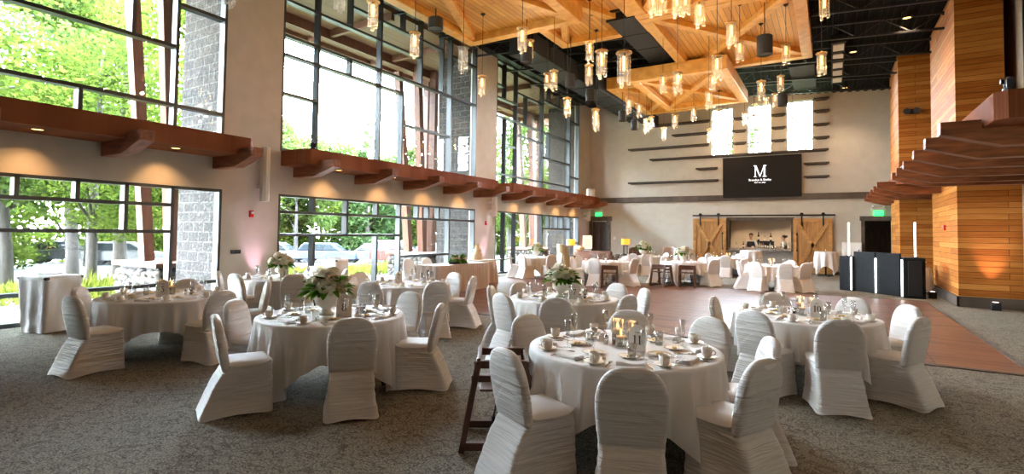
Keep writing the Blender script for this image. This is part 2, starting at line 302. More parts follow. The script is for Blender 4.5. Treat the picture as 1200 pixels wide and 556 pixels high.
# ---------------------------------------------------------------- mesh builder
class MB:
    def __init__(s): s.v = []; s.f = []
    def add(s, vs, fs, mat=None):
        b = len(s.v)
        s.v += [tuple(mat @ Vector(v)) for v in vs] if mat is not None else [tuple(v) for v in vs]
        s.f += [tuple(i+b for i in f) for f in fs]; return s
    def box(s, x0, x1, y0, y1, z0, z1, mat=None):
        vs = [(x0, y0, z0), (x1, y0, z0), (x1, y1, z0), (x0, y1, z0), (x0, y0, z1), (x1, y0, z1), (x1, y1, z1), (x0, y1, z1)]
        return s.add(vs, [(0, 3, 2, 1), (4, 5, 6, 7), (0, 1, 5, 4), (1, 2, 6, 5), (2, 3, 7, 6), (3, 0, 4, 7)], mat)
    def bar(s, p, q, w, h, up=(0, 0, 1)):
        """rectangular bar from p to q, w across, h along up"""
        p, q, u = Vector(p), Vector(q), Vector(up); d = (q-p).normalized(); r = d.cross(u)
        if r.length < 1e-6: r = d.cross(Vector((0, 1, 0)))
        r.normalize(); u = r.cross(d); r *= w/2; u *= h/2
        vs = [p-r-u, p+r-u, p+r+u, p-r+u, q-r-u, q+r-u, q+r+u, q-r+u]
        return s.add(vs, [(3, 2, 1, 0), (4, 5, 6, 7), (0, 1, 5, 4), (1, 2, 6, 5), (2, 3, 7, 6), (3, 0, 4, 7)])
    def tube(s, pts, r, n=8, cap=True):
        pts = [Vector(p) for p in pts]; rs = r if isinstance(r, (list, tuple)) else [r]*len(pts); b = len(s.v)
        for i, p in enumerate(pts):
            d = (pts[min(i+1, len(pts)-1)]-pts[max(i-1, 0)]).normalized()
            a = d.orthogonal().normalized() if i == 0 else (a-d*a.dot(d)).normalized()
            c = d.cross(a)
            s.v += [tuple(p+(a*math.cos(2*PI*k/n)+c*math.sin(2*PI*k/n))*rs[i]) for k in range(n)]
        for i in range(len(pts)-1):
            s.f += [(b+i*n+k, b+i*n+(k+1) % n, b+(i+1)*n+(k+1) % n, b+(i+1)*n+k) for k in range(n)]
        if cap: s.f += [tuple(b+k for k in reversed(range(n))), tuple(b+(len(pts)-1)*n+k for k in range(n))]
        return s
    def lathe(s, prof, n=20, c=(0, 0, 0), close=False):
        b = len(s.v); cx, cy, cz = c
        for r, z in prof: s.v += [(cx+r*math.cos(2*PI*k/n), cy+r*math.sin(2*PI*k/n), cz+z) for k in range(n)]
        for i in range(len(prof)-1): s.f += [(b+i*n+k, b+i*n+(k+1) % n, b+(i+1)*n+(k+1) % n, b+(i+1)*n+k) for k in range(n)]
        if prof[0][0] > 1e-5 and close: s.f.append(tuple(b+k for k in reversed(range(n))))
        if prof[-1][0] > 1e-5 and close: s.f.append(tuple(b+(len(prof)-1)*n+k for k in range(n)))
        return s
    def prism(s, poly, fn, a, b):
        """poly: 2D outline; fn(u, v, t) -> 3D; extruded from t=a to t=b"""
        n = len(poly); vs = [fn(u, v, a) for u, v in poly]+[fn(u, v, b) for u, v in poly]
        return s.add(vs, [tuple(reversed(range(n))), tuple(range(n, 2*n))]+[(i, (i+1) % n, n+(i+1) % n, n+i) for i in range(n)])
    def grid(s, fn, nu, nv, wrapu=False):
        b = len(s.v); cu = nu if wrapu else nu+1
        for j in range(nv+1): s.v += [tuple(fn(i/nu, j/nv)) for i in range(cu)]
        for j in range(nv): s.f += [(b+j*cu+i, b+j*cu+(i+1) % cu, b+(j+1)*cu+(i+1) % cu, b+(j+1)*cu+i) for i in range(nu)]
        return s
    def ball(s, c, r, n=10, m=7, sc=(1, 1, 1)):
        c = Vector(c)
        return s.grid(lambda u, v: (c.x+r*sc[0]*math.sin(PI*v)*math.cos(2*PI*u), c.y+r*sc[1]*math.sin(PI*v)*math.sin(2*PI*u), c.z-r*sc[2]*math.cos(PI*v)), n, m, True)
    def mesh(s, name, mat, smooth=False):
        me = bpy.data.meshes.new(name); me.from_pydata(s.v, [], s.f)
        if mat: me.materials.append(M[mat] if isinstance(mat, str) else mat)
        bm = bmesh.new(); bm.from_mesh(me); bmesh.ops.recalc_face_normals(bm, faces=bm.faces); bm.to_mesh(me); bm.free()
        if smooth: me.shade_smooth() if hasattr(me, 'shade_smooth') else me.polygons.foreach_set('use_smooth', [True]*len(me.polygons))
        me.update(); return me
    def build(s, name, mat, parent=None, loc=None, smooth=False, bevel=0, auto=0, label=None):
        o = bpy.data.objects.new(name, s.mesh(name, mat, smooth)); COL.objects.link(o)
        if parent is not None: o.parent = parent
        if loc is not None: o.location = loc
        if bevel:
            bv = o.modifiers.new('bevel', 'BEVEL'); bv.width = bevel; bv.segments = 2; bv.limit_method = 'ANGLE'; bv.angle_limit = rad(40)
        if label: o['label'] = label
        return o
def tag(o, label, cat, group=None, kind=None):
    o['label'] = label; o['category'] = cat
    if group: o['group'] = group
    if kind: o['kind'] = kind
    return o
def struct(o, label=None):
    o['kind'] = 'structure'
    if label: o['label'] = label
    return o
def empty(name, loc=(0, 0, 0), rz=0):
    o = bpy.data.objects.new(name, None); COL.objects.link(o); o.location = loc; o.rotation_euler = (0, 0, rz); o.empty_display_size = .1
    return o
KIDS = {}
def kids(o): return [c for c in o.children]
def dup(o, parent=None):
    c = o.copy(); COL.objects.link(c)
    if parent is not None: c.parent = parent
    for k in KIDS.get(o.name) or []:
        dup(k, c)
    return c
def reg(o):
    """remember the children of a prototype so that copies need no scene look-up"""
    KIDS[o.name] = list(o.children)
    for k in o.children: reg(k)
    return o
ORD = ['nearest', 'second', 'third', 'fourth', 'fifth', 'sixth', 'seventh', 'eighth', 'ninth', 'tenth', 'eleventh', 'twelfth', 'thirteenth', 'fourteenth', 'fifteenth', 'sixteenth', 'seventeenth', 'eighteenth', 'nineteenth', 'twentieth']
def ordw(i, first='first'):
    base = ['first']+ORD[1:]
    if i == 0: return first
    if i < 20: return base[i]
    tens = {2: 'twenty', 3: 'thirty', 4: 'forty', 5: 'fifty'}
    t, u = divmod(i+1, 10)
    if u == 0: return {2: 'twentieth', 3: 'thirtieth', 4: 'fortieth', 5: 'fiftieth'}[t]
    return tens[t]+'-'+base[u-1]
# ================================================================ SETTING
CZ = lambda x: 8.95-(x-WX)*.0645        # underside of the sloped roof deck
# floor
o = MB().box(WX-.3, RX+.3, NY-.3, BY+.3, -.2, 0).build('floor', 'carpet'); struct(o, 'mottled grey brown carpet of the hall')
o = MB().box(-10.6, 2.15, 9.0, 17.7, 0, .012).build('floor_dance', 'parquet'); struct(o, 'reddish wooden dance floor')
e = MB(); e.box(2.15, 2.23, 8.92, 17.78, 0, .016); e.box(-10.6, 2.23, 8.92, 9.0, 0, .016); e.box(-10.6, 2.23, 17.7, 17.78, 0, .016)
struct(e.build('trim_1', 'darktrimw'), 'dark edging strip of the dance floor')
# left wall with bays
wb = MB(); X0, X1 = WX-.3, WX
for a, b in ((NY-.3, BAYS[0][0]), (BAYS[0][1], BAYS[1][0]), (BAYS[1][1], BAYS[2][0]), (BAYS[2][1], BY+.3)): wb.box(X0, X1, a, b, 0, 9.3)
for a, b in BAYS: wb.box(X0, X1, a, b, 2.57, 3.64); wb.box(X0, X1, a, b, 8.82, 9.3)
struct(wb.build('wall_left', 'paint'))
# back wall
bw = MB(); Y0, Y1 = BY, BY+.3
xs = sorted({WX-.3, -11.45, -10.58, -5.06, -4.22, -4.06, -3.4, -2.36, -1.71, -1.56, -.64, 1.28, 2.24, RX+.3})
holes = [(-11.45, -10.58, 0, 2.37), (-4.22, -1.56, 1.0, 2.42), (1.28, 2.24, 0, 2.42), (-5.06, -4.06, 5.66, 8.02), (-3.4, -2.36, 5.66, 8.02), (-1.71, -.64, 5.66, 8.02)]
for a, b in zip(xs, xs[1:]):
    zs = [0]
    hs = sorted((h[2], h[3]) for h in holes if h[0] <= a+1e-6 and h[1] >= b-1e-6)
    z = 0
    for h0, h1 in hs:
        if h0 > z: bw.box(a, b, Y0, Y1, z, h0)
        z = h1
    bw.box(a, b, Y0, Y1, z, 9.3)
struct(bw.build('wall_back', 'paint'))
# right wall: openings above the ledge, gallery wall behind them
rw = MB()
rw.box(RX, RX+.3, NY-.3, BY+.3, 0, 3.64)
for a, b in ((NY-.3, -1.75), (6.6, 8.0), (16.8, BY+.3)): rw.box(RX, RX+.3, a, b, 3.64, 9.3)
for a, b in ((-1.75, 6.6), (8.0, 16.8)): rw.box(RX, RX+.3, a, b, 7.8, 9.3)
struct(rw.build('wall_right', 'paint'))
g = MB(); g.box(6.2, 6.4, NY-.3, 21, 3.3, 9.3); g.box(RX, 6.4, 20.8, 21, 3.3, 9.3); g.box(RX, 6.4, NY-.3, 21, 3.3, 3.6); g.box(RX, 6.4, NY-.3, NY, 3.3, 9.3)
struct(g.build('wall_gallery', 'cedar'), 'wood clad gallery wall beyond the high openings')
struct(MB().box(WX-.3, RX+.3, NY-.3, NY, 0, 9.3).build('wall_rear', 'darkdoor'))
# roof deck, sloped, with pressed ribs
cl = MB(); n = 62; xa, xb = WX-.3, 6.5
prof = []
for i in range(n):
    x = xa+(xb-xa)*i/n; d = (xb-xa)/n
    prof += [(x, CZ(x)+.05), (x+d*.45, CZ(x)+.05), (x+d*.5, CZ(x)), (x+d*.95, CZ(x))]
prof += [(xb, CZ(xb)), (xb, CZ(xb)+.4), (xa, CZ(xa)+.4)]
cl.prism(prof, lambda u, v, t: (u, t, v), NY-.3, BY+.3)
struct(cl.build('ceiling', 'blackceil'))
for k, y in enumerate((9.6, 11.8, 14, 16.2, 18.4, 20.6, 22.8, 25.0)):        # open web roof joists
    j = MB()
    for dz in (-.06, -.50): j.bar((WX+.02, y, CZ(WX)+dz), (RX-.02, y, CZ(RX)+dz), .09, .05)
    m = 24
    for i in range(m):
        xa_ = WX+(RX-WX)*i/m; xb_ = WX+(RX-WX)*(i+1)/m
        p, q = (xa_, y, CZ(xa_)-.06), (xb_, y, CZ(xb_)-.50)
        if i % 2: p, q = (xa_, y, CZ(xa_)-.50), (xb_, y, CZ(xb_)-.06)
        j.bar(p, q, .03, .03)
    struct(j.build('ceiling_beam', 'black'), 'black open web roof joist')
# dark bulkhead along the window heads
bh = MB(); bh.box(WX, WX+.35, 16.4, BY, 8.82, 9.0)
struct(bh.build('trim_2', 'black'), 'black bulkhead above the far windows')

# windows -------------------------------------------------------------
def window_left(n, y0, y1, z0, z1, vs, hs, lab):
    """vs: (y, za, zb) uprights; hs: (z, ya, yb) rails; whole frame set .2 deep in the wall"""
    f = MB(); xa, xb = WX-.20, WX-.005; t = .034
    f.box(xa, xb, y0, y0+.06, z0, z1); f.box(xa, xb, y1-.06, y1, z0, z1)
    f.box(xa, xb, y0+.06, y1-.06, z1-.06, z1); f.box(xa, xb, y0+.06, y1-.06, z0, z0+.07)
    for y, a, b in vs: f.box(xa, xb, y-t, y+t, max(a, z0+.02), min(b, z1-.02))
    for z, a, b in hs: f.box(xa+.002, xb-.004, max(a, y0+.02), min(b, y1-.02), z-t, z+t)
    o = f.build('window_%d' % n, 'mullion'); struct(o, lab)
    g = MB().box(xa+.03, xa+.042, y0+.03, y1-.03, z0+.03, z1-.03).build('glass_pane', 'glass', o)
    return o
T = 9
window_left(1, .9, 6.6, 0, 2.57, [(1.7, 1.62, 3), (2.35, 2.17, 3), (3.15, 2.17, 3), (3.98, 2.17, 3), (4.75, 1.62, 3), (5.58, 0, 3), (2.6, 0, 1.62)],
            [(2.17, -2, 5.58), (1.62, -2, 5.58), (.53, -2, 7)], 'lower window beside the draped tray stand')
window_left(2, .9, 6.6, 3.64, 8.82, [(1.5, 0, T), (2.9, 5.48, 7.0), (3.96, 0, 4.25), (4.76, 5.48, T), (5.57, 0, T)],
            [(5.48, -2, 5.57), (4.25, -2, 7), (7.0, -2, 5.57), (8.0, -2, 4.76), (6.4, 5.57, 7)], 'tall upper window above the draped tray stand')
window_left(3, 8.0, 16.35, 0, 2.57, [(9.06, 2.13, 3), (9.08, 0, 1.56), (10.17, 1.56, 3), (11.32, 2.13, 3), (11.32, 0, 1.56), (12.3, 0, 3), (13.13, 2.1, 3), (13.66, 2.1, 3), (14.22, 2.1, 3), (14.79, 0, 3)],
            [(2.13, 0, 12.3), (2.11, 12.3, 17), (1.56, 0, 12.3), (.9, 12.3, 14.79)], 'lower window looking out on the parked cars')
window_left(4, 8.0, 16.35, 3.64, 8.82, [(9.08, 0, T), (10.18, 7.49, T), (10.18, 6.09, 6.6), (11.33, 0, T), (12.32, 8.1, T), (12.3, 0, 6.08), (13.18, 6.55, T), (14.31, 6.55, T), (14.79, 0, T)],
            [(7.48, 0, 13.18), (8.1, 10.18, 14.31), (6.57, 0, 17), (6.09, 0, 12.3), (5.1, 0, 9.08), (5.1, 12.3, 14.79), (8.05, 14.79, 17)], 'tall upper window with open sky beyond')
window_left(5, 17.75, 26.0, 0, 2.57, [(18.5, 0, 3), (19.38, 0, 3), (21.83, 0, 3), (22.54, 1.9, 3), (23.46, 1.9, 3), (24.07, 1.9, 3), (24.91, 0, 3)],
            [(1.9, 21.83, 24.91), (.57, 17, 19.38), (1.18, 24.91, 27)], 'lower window behind the far flower table')
window_left(6, 17.75, 26.0, 3.64, 8.82, [(18.45, 7.27, T), (18.5, 0, 6.5), (19.4, 0, T), (20.26, 6.5, 7.8), (21.83, 0, T), (22.52, 7.97, T), (22.48, 5.28, 6.5), (23.53, 7.97, T), (24.84, 0, T)],
            [(7.8, 17, 18.45), (7.27, 17, 19.4), (6.5, 17, 24.84), (7.8, 19.4, 21.83), (5.96, 19.4, 21.83), (5.28, 21.83, 24.84), (4.1, 17, 24.84), (8.03, 21.83, 24.84), (5.35, 18.5, 19.4), (7.57, 24.84, 27), (4.65, 24.84, 27)], 'tall upper window nearest the back wall')
for i, (a, b) in enumerate(((-5.06, -4.06), (-3.4, -2.36), (-1.71, -.64))):
    f = MB(); z0, z1 = 5.66, 8.02
    for x in (a, b-.04): f.box(x, x+.04, BY+.1, BY+.25, z0, z1)
    for z in (z0, 6.18, 6.80, 7.41, z1-.04): f.box(a, b, BY+.12, BY+.22, z, z+.04)
    o = f.build('window_%d' % (7+i), 'mullion'); struct(o, ['small high window, left one of three over the screen', 'small high window, middle one of three over the screen', 'small high window, right one of three over the screen'][i])
    MB().box(a+.02, b-.02, BY+.16, BY+.17, z0+.02, z1-.02).build('glass_pane', 'glass', o)
# high openings on the right wall
f = MB()
for y in (8.03, 10.2, 12.4, 14.6, 16.77): f.box(RX+.0, RX+.2, y-.05, y+.05, 3.64, 7.8)
for z in (3.7, 5.0, 6.3, 7.75): f.box(RX+.0, RX+.2, 8.0, 16.8, z-.05, z+.05)
struct(f.build('window_10', 'black'), 'black framed opening above the ledge on the right')

# doors, casings ------------------------------------------------------
c = MB(); c.box(-11.6, -11.45, BY-.06, BY+.02, 0, 2.4); c.box(-10.58, -10.36, BY-.06, BY+.02, 0, 2.4); c.box(-11.6, -10.28, BY-.09, BY+.02, 2.40, 2.66)
struct(c.build('trim_3', 'darktrimw'), 'dark casing of the corner door')
d = MB(); d.box(-11.45, -10.58, BY+.12, BY+.18, 0, 2.37)
for a, b in ((-11.40, -11.05), (-10.98, -10.63)):
    for z0, z1 in ((.2, 1.1), (1.2, 2.25)): d.box(a, b, BY+.10, BY+.125, z0, z1)
o = d.build('door_1', 'darkdoor'); struct(o, 'dark panelled door in the far corner')
MB().box(-10.70, -10.66, BY+.04, BY+.12, .95, 1.15).build('handle', 'black', o)
c = MB(); c.box(1.15, 1.28, BY-.06, BY+.02, 0, 2.42); c.box(2.24, 2.36, BY-.06, BY+.02, 0, 2.42); c.box(1.10, 2.40, BY-.09, BY+.02, 2.42, 2.62)
struct(c.build('trim_4', 'darktrimw'), 'dark casing of the right doorway')
d = MB(); d.box(1.2, 3.2, BY+2.4, BY+2.5, 0, 2.9); d.box(1.0, 1.1, BY+.3, BY+2.5, 0, 2.9); d.box(3.2, 3.3, BY+.3, BY+2.5, 0, 2.9); d.box(1.0, 3.3, BY+.3, BY+2.5, 2.8, 2.9)
struct(d.build('wall_passage', 'darkdoor'), 'dark timber passage behind the right doorway')
struct(MB().box(1.0, 3.3, BY+.3, BY+2.5, -.1, 0).build('floor_passage', 'carpet'))
# rough timber band across the back wall
struct(MB().box(-11.3, 1.9, BY-.10, BY+.01, 3.40, 3.68).build('trim_5', 'darktrim'), 'rough dark timber band across the back wall')
struct(MB().box(-10.3, 1.1, BY-.03, BY, 0, .14).build('baseboard_back', 'darktrimw'))
bl = MB()
for a, b in ((6.6, 8.0), (16.35, 17.75), (26, BY)): bl.box(WX, WX+.03, a, b, 0, .12)
struct(bl.build('baseboard_left', 'darktrimw'))
# wood clad columns on the right
struct(MB().box(2.74, RX+.01, 17.1, 20.85, 0, 3.3).box(2.74, 3.68, 17.1, 20.85, 3.3, 8.5).build('column_1', 'cedar'), 'cedar clad column nearest the camera')
struct(MB().box(2.06, RX+.01, 22.5, 25.4, 0, 8.5).build('column_2', 'cedar'), 'cedar clad column near the back wall')
b = MB(); b.box(2.70, RX, 17.05, 17.1, 0, .26); b.box(2.69, 2.74, 17.05, 20.9, 0, .26); b.box(2.02, RX, 22.45, 22.5, 0, .26); b.box(2.01, 2.06, 22.45, 25.4, 0, .26)
struct(b.build('baseboard_right', 'darktrim'))
# bar niche
nb = MB(); nb.box(-4.6, -1.2, BY+2.3, BY+2.4, 0, 2.9); nb.box(-4.7, -4.6, BY+.3, BY+2.4, 0, 2.9); nb.box(-1.2, -1.1, BY+.3, BY+2.4, 0, 2.9); nb.box(-4.7, -1.1, BY+.3, BY+2.4, 2.8, 2.9)
struct(nb.build('wall_bar', 'paint'), 'painted wall inside the bar niche')
struct(MB().box(-4.7, -1.1, BY+.3, BY+2.4, -.1, 0).build('floor_bar', 'greydk'))
c = MB(); c.box(-4.36, -4.22, BY-.05, BY+.3, 1.0, 2.5); c.box(-1.56, -1.42, BY-.05, BY+.3, 1.0, 2.5); c.box(-4.36, -1.42, BY-.05, BY+.3, 2.42, 2.58)
struct(c.build('trim_6', 'darktrimw'), 'dark casing around the bar niche')
struct(MB().box(-4.3, -1.48, BY-.015, BY+.0, 0, 1.0).build('trim_7', 'greypanel'), 'grey panel below the bar counter')

# ================================================================ OUTSIDE
def gz(x): return -.2 if x > -20 else (-.82 if x < -27 else -.2-.62*(-20-x)/7)
struct(MB().prism([(-95, -.82), (-27, -.82), (-20, -.2), (WX-.3, -.2), (WX-.3, -1.2), (-95, -1.2)], lambda u, v, t: (u, t, v), -45, 110).build('ground', 'lawn'))
struct(MB().box(-15.9, WX-.3, -6, 30, -.2, -.12).build('ground_gravel', 'gravel'), 'pale gravel strip along the windows')
lot = MB(); lot.prism([(-44, 3), (-30, 5), (-27.5, 22), (-27.2, 26), (-27.2, 56), (-48, 56)], lambda u, v, t: (u, v, t), -.84, -.80)
struct(lot.build('road', 'asphalt'), 'asphalt parking lot beyond the meadow')
# split face piers, soffit and raking timbers
for a, b in ((-.5, .88), (6.62, 7.98), (16.37, 17.73), (26.02, 27.4)):
    struct(MB().box(-13.5, WX-.3, a, b, -.2, 9.0).build('pillar', 'block'), 'grey split face block pier')
struct(MB().box(-16.2, WX-.28, -8, 30, 8.66, 9.3).build('ceiling_eave', 'soffit'), 'brown boarded eave soffit')
ev = MB(); ev.box(-15.1, -14.8, -8, 30, 8.32, 8.66); ev.box(-16.2, -16.05, -8, 30, 8.5, 8.8)
for y in range(-6, 30, 3): ev.box(-16.0, WX-.3, y, y+.14, 8.42, 8.66)
struct(ev.build('ceiling_eave_beam', 'timber'), 'dark exposed eave beams')
def cobbles(cx0, cx1, cy0, cy1, z0, z1, root):
    m = MB(); m.box(cx0+.06, cx1-.06, cy0+.06, cy1-.06, z0, z1)
    o = m.build('core', 'greydk', root)
    s = MB(); r = random.Random(3)
    def stone(x, y, z):
        k = .10+r.random()*.06; s.ball((x, y, z), k, 7, 5, (1, 1, .8))
    z = z0+.08
    while z < z1:
        for i in range(int((cy1-cy0)/.2)+1):
            y = cy0+.1+i*.2+r.uniform(-.05, .05); stone(cx1-.05, min(y, cy1), z+r.uniform(-.04, .04)); stone(cx0+.05, min(y, cy1), z)
        for i in range(int((cx1-cx0)/.2)+1):
            x = cx0+.1+i*.2+r.uniform(-.05, .05); stone(min(x, cx1), cy0+.05, z+r.uniform(-.04, .04)); stone(min(x, cx1), cy1-.05, z)
        z += .17
    s.build('river_stone_face', M['cobble'], root, smooth=True)
m_, n_, l_, p_ = newmat('river_stones'); setp(p_, rough=.8)
gg = n_.new('ShaderNodeNewGeometry'); rr = n_.new('ShaderNodeValToRGB'); rr.color_ramp.elements[0].color = (.045, .037, .031, 1); rr.color_ramp.elements[1].color = (.15, .125, .10, 1); l_.new(gg.outputs['Random Per Island'], rr.inputs[0]); l_.new(rr.outputs[0], p_.inputs['Base Color'])
M['cobble'] = m_
for i, (a, lab) in enumerate(((6.3, 'river stone plinth with raking timbers outside the first pier'), (16.05, 'river stone plinth with raking timbers outside the second pier'), (25.7, 'river stone plinth with raking timbers outside the corner pier'))):
    t = tag(empty('stone_plinth', (0, a, 0)), lab, 'plinth', 'plinths outside the windows')
    cobbles(-15.8, -13.7, 0, 1.9, -.2, .72, t)
    MB().box(-15.9, -13.6, -.08, 1.98, .72, .84).build('timber_cap', 'timber', t, bevel=.02)
    for p, q in (((-15.0, .35, .84), (-15.3, -.15, 8.3)), ((-14.6, .75, .84), (-14.7, .35, 8.6)), ((-15.0, 1.3, .84), (-15.3, 1.7, 8.3)), ((-14.5, 1.2, .84), (-14.6, 1.35, 8.6))):
        MB().bar(p, q, .24, .30, (1, 0, 0)).build('raking_post', 'timber', t)

def leafcloud(name, mat, blobs, count, size, parent, seed, flat=.5):
    r = random.Random(seed); m = MB(); V = m.v; Fa = m.f
    tot = sum(b[3]**2 for b in blobs)
    for bx, by, bz, br in blobs:
        for i in range(int(count*br*br/tot)):
            while True:
                d = Vector((r.uniform(-1, 1), r.uniform(-1, 1), r.uniform(-1, 1)))
                if .1 < d.length < 1: break
            d = d.normalized()*(br*(r.random()**.45))
            c = Vector((bx, by, bz))+Vector((d.x, d.y, d.z*.8))
            a = Vector((r.gauss(0, 1), r.gauss(0, 1), r.gauss(0, .6))).normalized(); b = a.orthogonal().normalized()
            b = (b+Vector((r.gauss(0, .4), r.gauss(0, .4), r.gauss(0, .4)))).normalized(); s = size*r.uniform(.6, 1.3)
            i0 = len(V)
            V += [tuple(c-a*s), tuple(c+b*s*.55), tuple(c+a*s), tuple(c-b*s*.55)]
            Fa.append((i0, i0+1, i0+2, i0+3))
    me = bpy.data.meshes.new(name); me.from_pydata(V, [], Fa); me.materials.append(M[mat]); me.update()
    o = bpy.data.objects.new(name, me); COL.objects.link(o); o.parent = parent
    return o
def make_tree(mat, h, crown_r, crown_z0, count, size, seed, lean=.0, trunk_r=.2, kind='leafy'):
    r = random.Random(seed); t = empty('tree')
    tr = MB(); pts = []; x = y = 0
    for i in range(8):
        z = -.4+(h*.9)*i/7; pts.append((x, y, z)); x += r.uniform(-.15, .15)+lean*.25; y += r.uniform(-.15, .15)
    tr.tube(pts, [trunk_r*(1.15-i*.14) for i in range(8)], 9)
    for k in range(7):
        i = 2+k % 5; p = Vector(pts[i]); a = r.uniform(0, 2*PI); L = crown_r*r.uniform(.5, .9)
        q = p+Vector((math.cos(a)*L, math.sin(a)*L, L*.55)); tr.tube([p, (p+q)/2+Vector((0, 0, .15)), q], [trunk_r*.4, trunk_r*.28, trunk_r*.1], 6)
    tr.build('trunk', 'bark', t, smooth=True)
    bl = []
    if kind == 'pine':
        z = crown_z0
        while z < h:
            rr = crown_r*(1-(z-crown_z0)/(h-crown_z0))*.75+.3
            for k in range(5):
                a = r.uniform(0, 2*PI); bl.append((math.cos(a)*rr*.7, math.sin(a)*rr*.7, z+r.uniform(-.3, .3), rr*.5))
            z += .9
    else:
        for k in range(24):
            a = r.uniform(0, 2*PI); u = r.random(); rr = crown_r*math.sqrt(r.random()); z = crown_z0+(h-crown_z0)*u
            s = 1-abs(u-.45)*.9
            bl.append((math.cos(a)*rr*s, math.sin(a)*rr*s, z, crown_r*r.uniform(.28, .46)))
    leafcloud('foliage', mat, bl, count, size, t, seed)
    return reg(t)
TA = make_tree('leafA', 14.5, 4.4, 2.7, 15000, .11, 11, .1, .25)
TB = make_tree('leafB', 12.5, 4.0, 3.0, 12000, .12, 23, -.1, .23)
TC = make_tree('leafC', 12.5, 3.4, 1.5, 7000, .2, 37, 0, .22, 'pine')
NEAR = [('A', -20.8, 3.0, .9), ('B', -27.2, 7.2, 1.1), ('A', -26.3, 10.6, 1.0), ('A', -21.5, -2.5, .9), ('B', -33.4, 11.4, 1.2), ('A', -29.6, 15.2, .95), ('A', -29.5, 2.5, 1.1), ('B', -37, 5.5, 1.3), ('A', -40, 14.5, 1.3), ('B', -36.5, 19.0, 1.0), ('A', -20.3, 7.4, .62)]
FAR = [(a, x*1.14, y*1.14, s*1.13) for a, x, y, s in [('A', -39.8, 27.4, .86), ('B', -36.5, 26.8, .74), ('A', -42.5, 34.2, .84), ('B', -39.6, 34.4, .78), ('C', -33.9, 32.0, .92), ('A', -38.1, 38.6, .72), ('B', -33.0, 36.3, .78), ('A', -33.9, 40.3, .7), ('B', -34.4, 45.7, .85), ('A', -46, 30, .85), ('C', -40, 43, .75)]]
W3 = [('A', -23.5, 38.2, .9), ('B', -20.2, 34.6, .85), ('A', -20.3, 38.6, 1.0), ('B', -23.6, 46.3, 1.2), ('A', -18.4, 41.0, 1.0), ('B', -27, 41.0, .9)]
BACK = [('A', -9.2, 52, .86), ('B', -5.6, 50, .92), ('A', -2.2, 56, .80)]
TD = make_tree('leafB', 12.5, 4.2, 2.2, 9000, .21, 51, 0, .22)
TE = make_tree('leafA', 12.5, 2.6, 9.2, 4200, .12, 61, .55, .2)
OVER = [('E', -19.3, 10.6, 1.0)]
FAR = [('D' if a in 'AB' else a, x, y, s) for a, x, y, s in FAR]
used = set(); P = {'A': TA, 'B': TB, 'C': TC, 'D': TD, 'E': TE}; r_ = random.Random(5)
names = {'A': 'bright leafy tree', 'B': 'deep green tree', 'C': 'dark pine tree'}
for grp, lst, where in (('trees by the meadow', NEAR, 'by the meadow outside the nearest windows'), ('trees beyond the parking lot', FAR, 'beyond the parked cars'), ('trees by the far windows', W3, 'outside the farthest windows'), ('tree with a high crown', OVER, 'with a high crown behind the pier between the first two windows'), ('trees behind the back wall', BACK, 'seen through the small high back windows')):
    for k, (p, x, y, s) in enumerate(lst):
        o = P[p] if p not in used else dup(P[p]); used.add(p)
        o.location = (x, y, gz(x)); o.scale = (s, s, s); o.rotation_euler = (0, 0, r_.uniform(0, 6.28))
        tag(o, 'leafy tree '+where, 'tree', grp)
def make_bush(seed):
    r = random.Random(seed); t = empty('bush'); m = MB()
    for k in range(6):
        a = r.uniform(0, 6.28); m.tube([(0, 0, -.1), (.5*math.cos(a), .5*math.sin(a), 1.2), (1.3*math.cos(a), 1.3*math.sin(a), 2.4)], [.06, .04, .015], 5)
    m.build('stem', 'bark', t)
    leafcloud('foliage', 'leafA', [(r.uniform(-1.7, 1.7), r.uniform(-1.7, 1.7), r.uniform(.5, 3.4), r.uniform(.7, 1.1)) for k in range(16)], 5000, .12, t, seed)
    return reg(t)
BU = make_bush(77); bu = False
for x, y, s in [(-43, 5.5, 1.5), (-44.5, 10.0, 1.7), (-45, 15.5, 1.6), (-47, 19.5, 1.7), (-46, 22.5, 1.5), (-39.5, 9.2, 1.1), (-40, 21.5, 1.2), (-46.5, 31.5, 1.5), (-45, 35, 1.6), (-43, 38, 1.5), (-41, 41, 1.6), (-38.5, 43, 1.5), (-36, 46, 1.6), (-33, 48, 1.5), (-30, 50, 1.6), (-26, 48, 1.5), (-48.5, 27.5, 1.6)]:
    o = dup(BU) if bu else BU; bu = True
    o.location = (x, y, gz(x)); o.scale = (s, s, s); o.rotation_euler = (0, 0, x*y); tag(o, 'bright green bush at the edge of the parking lot', 'bush', 'bushes around the parking lot')
# meadow
md = MB(); r_ = random.Random(9)
def blade(x, y, h):
    a = r_.uniform(0, PI); wv = .02+.02*r_.random(); dx, dy = math.cos(a)*wv, math.sin(a)*wv; lx, ly = r_.gauss(0, .12), r_.gauss(0, .12)
    g_ = gz(x); md.add([(x-dx, y-dy, g_), (x+dx, y+dy, g_), (x+dx*.7+lx*.5, y+dy*.7+ly*.5, g_+h*.6), (x-dx*.7+lx*.5, y-dy*.7+ly*.5, g_+h*.6), (x+lx, y+ly, g_+h)], [(0, 1, 2, 3), (3, 2, 4)])
for i in range(15000):
    x = -15.9-10.5*r_.random()**1.2; y = r_.uniform(-1, 24)
    if noise.noise((x*.5, y*.5, 0)) < -.25: continue
    blade(x, y, r_.uniform(.2, .7)*(.6+.6*noise.noise((x*.9, y*.9, 3)))*(1-.3*(x < -20)))
struct(MB().box(WX-.3, 60, 30.2, 110, -.5, -.2).build('ground_back', 'lawn'))
o = md.build('meadow_grass', 'meadow'); tag(o, 'tall yellow green meadow grass outside the windows', 'grass', kind='stuff')
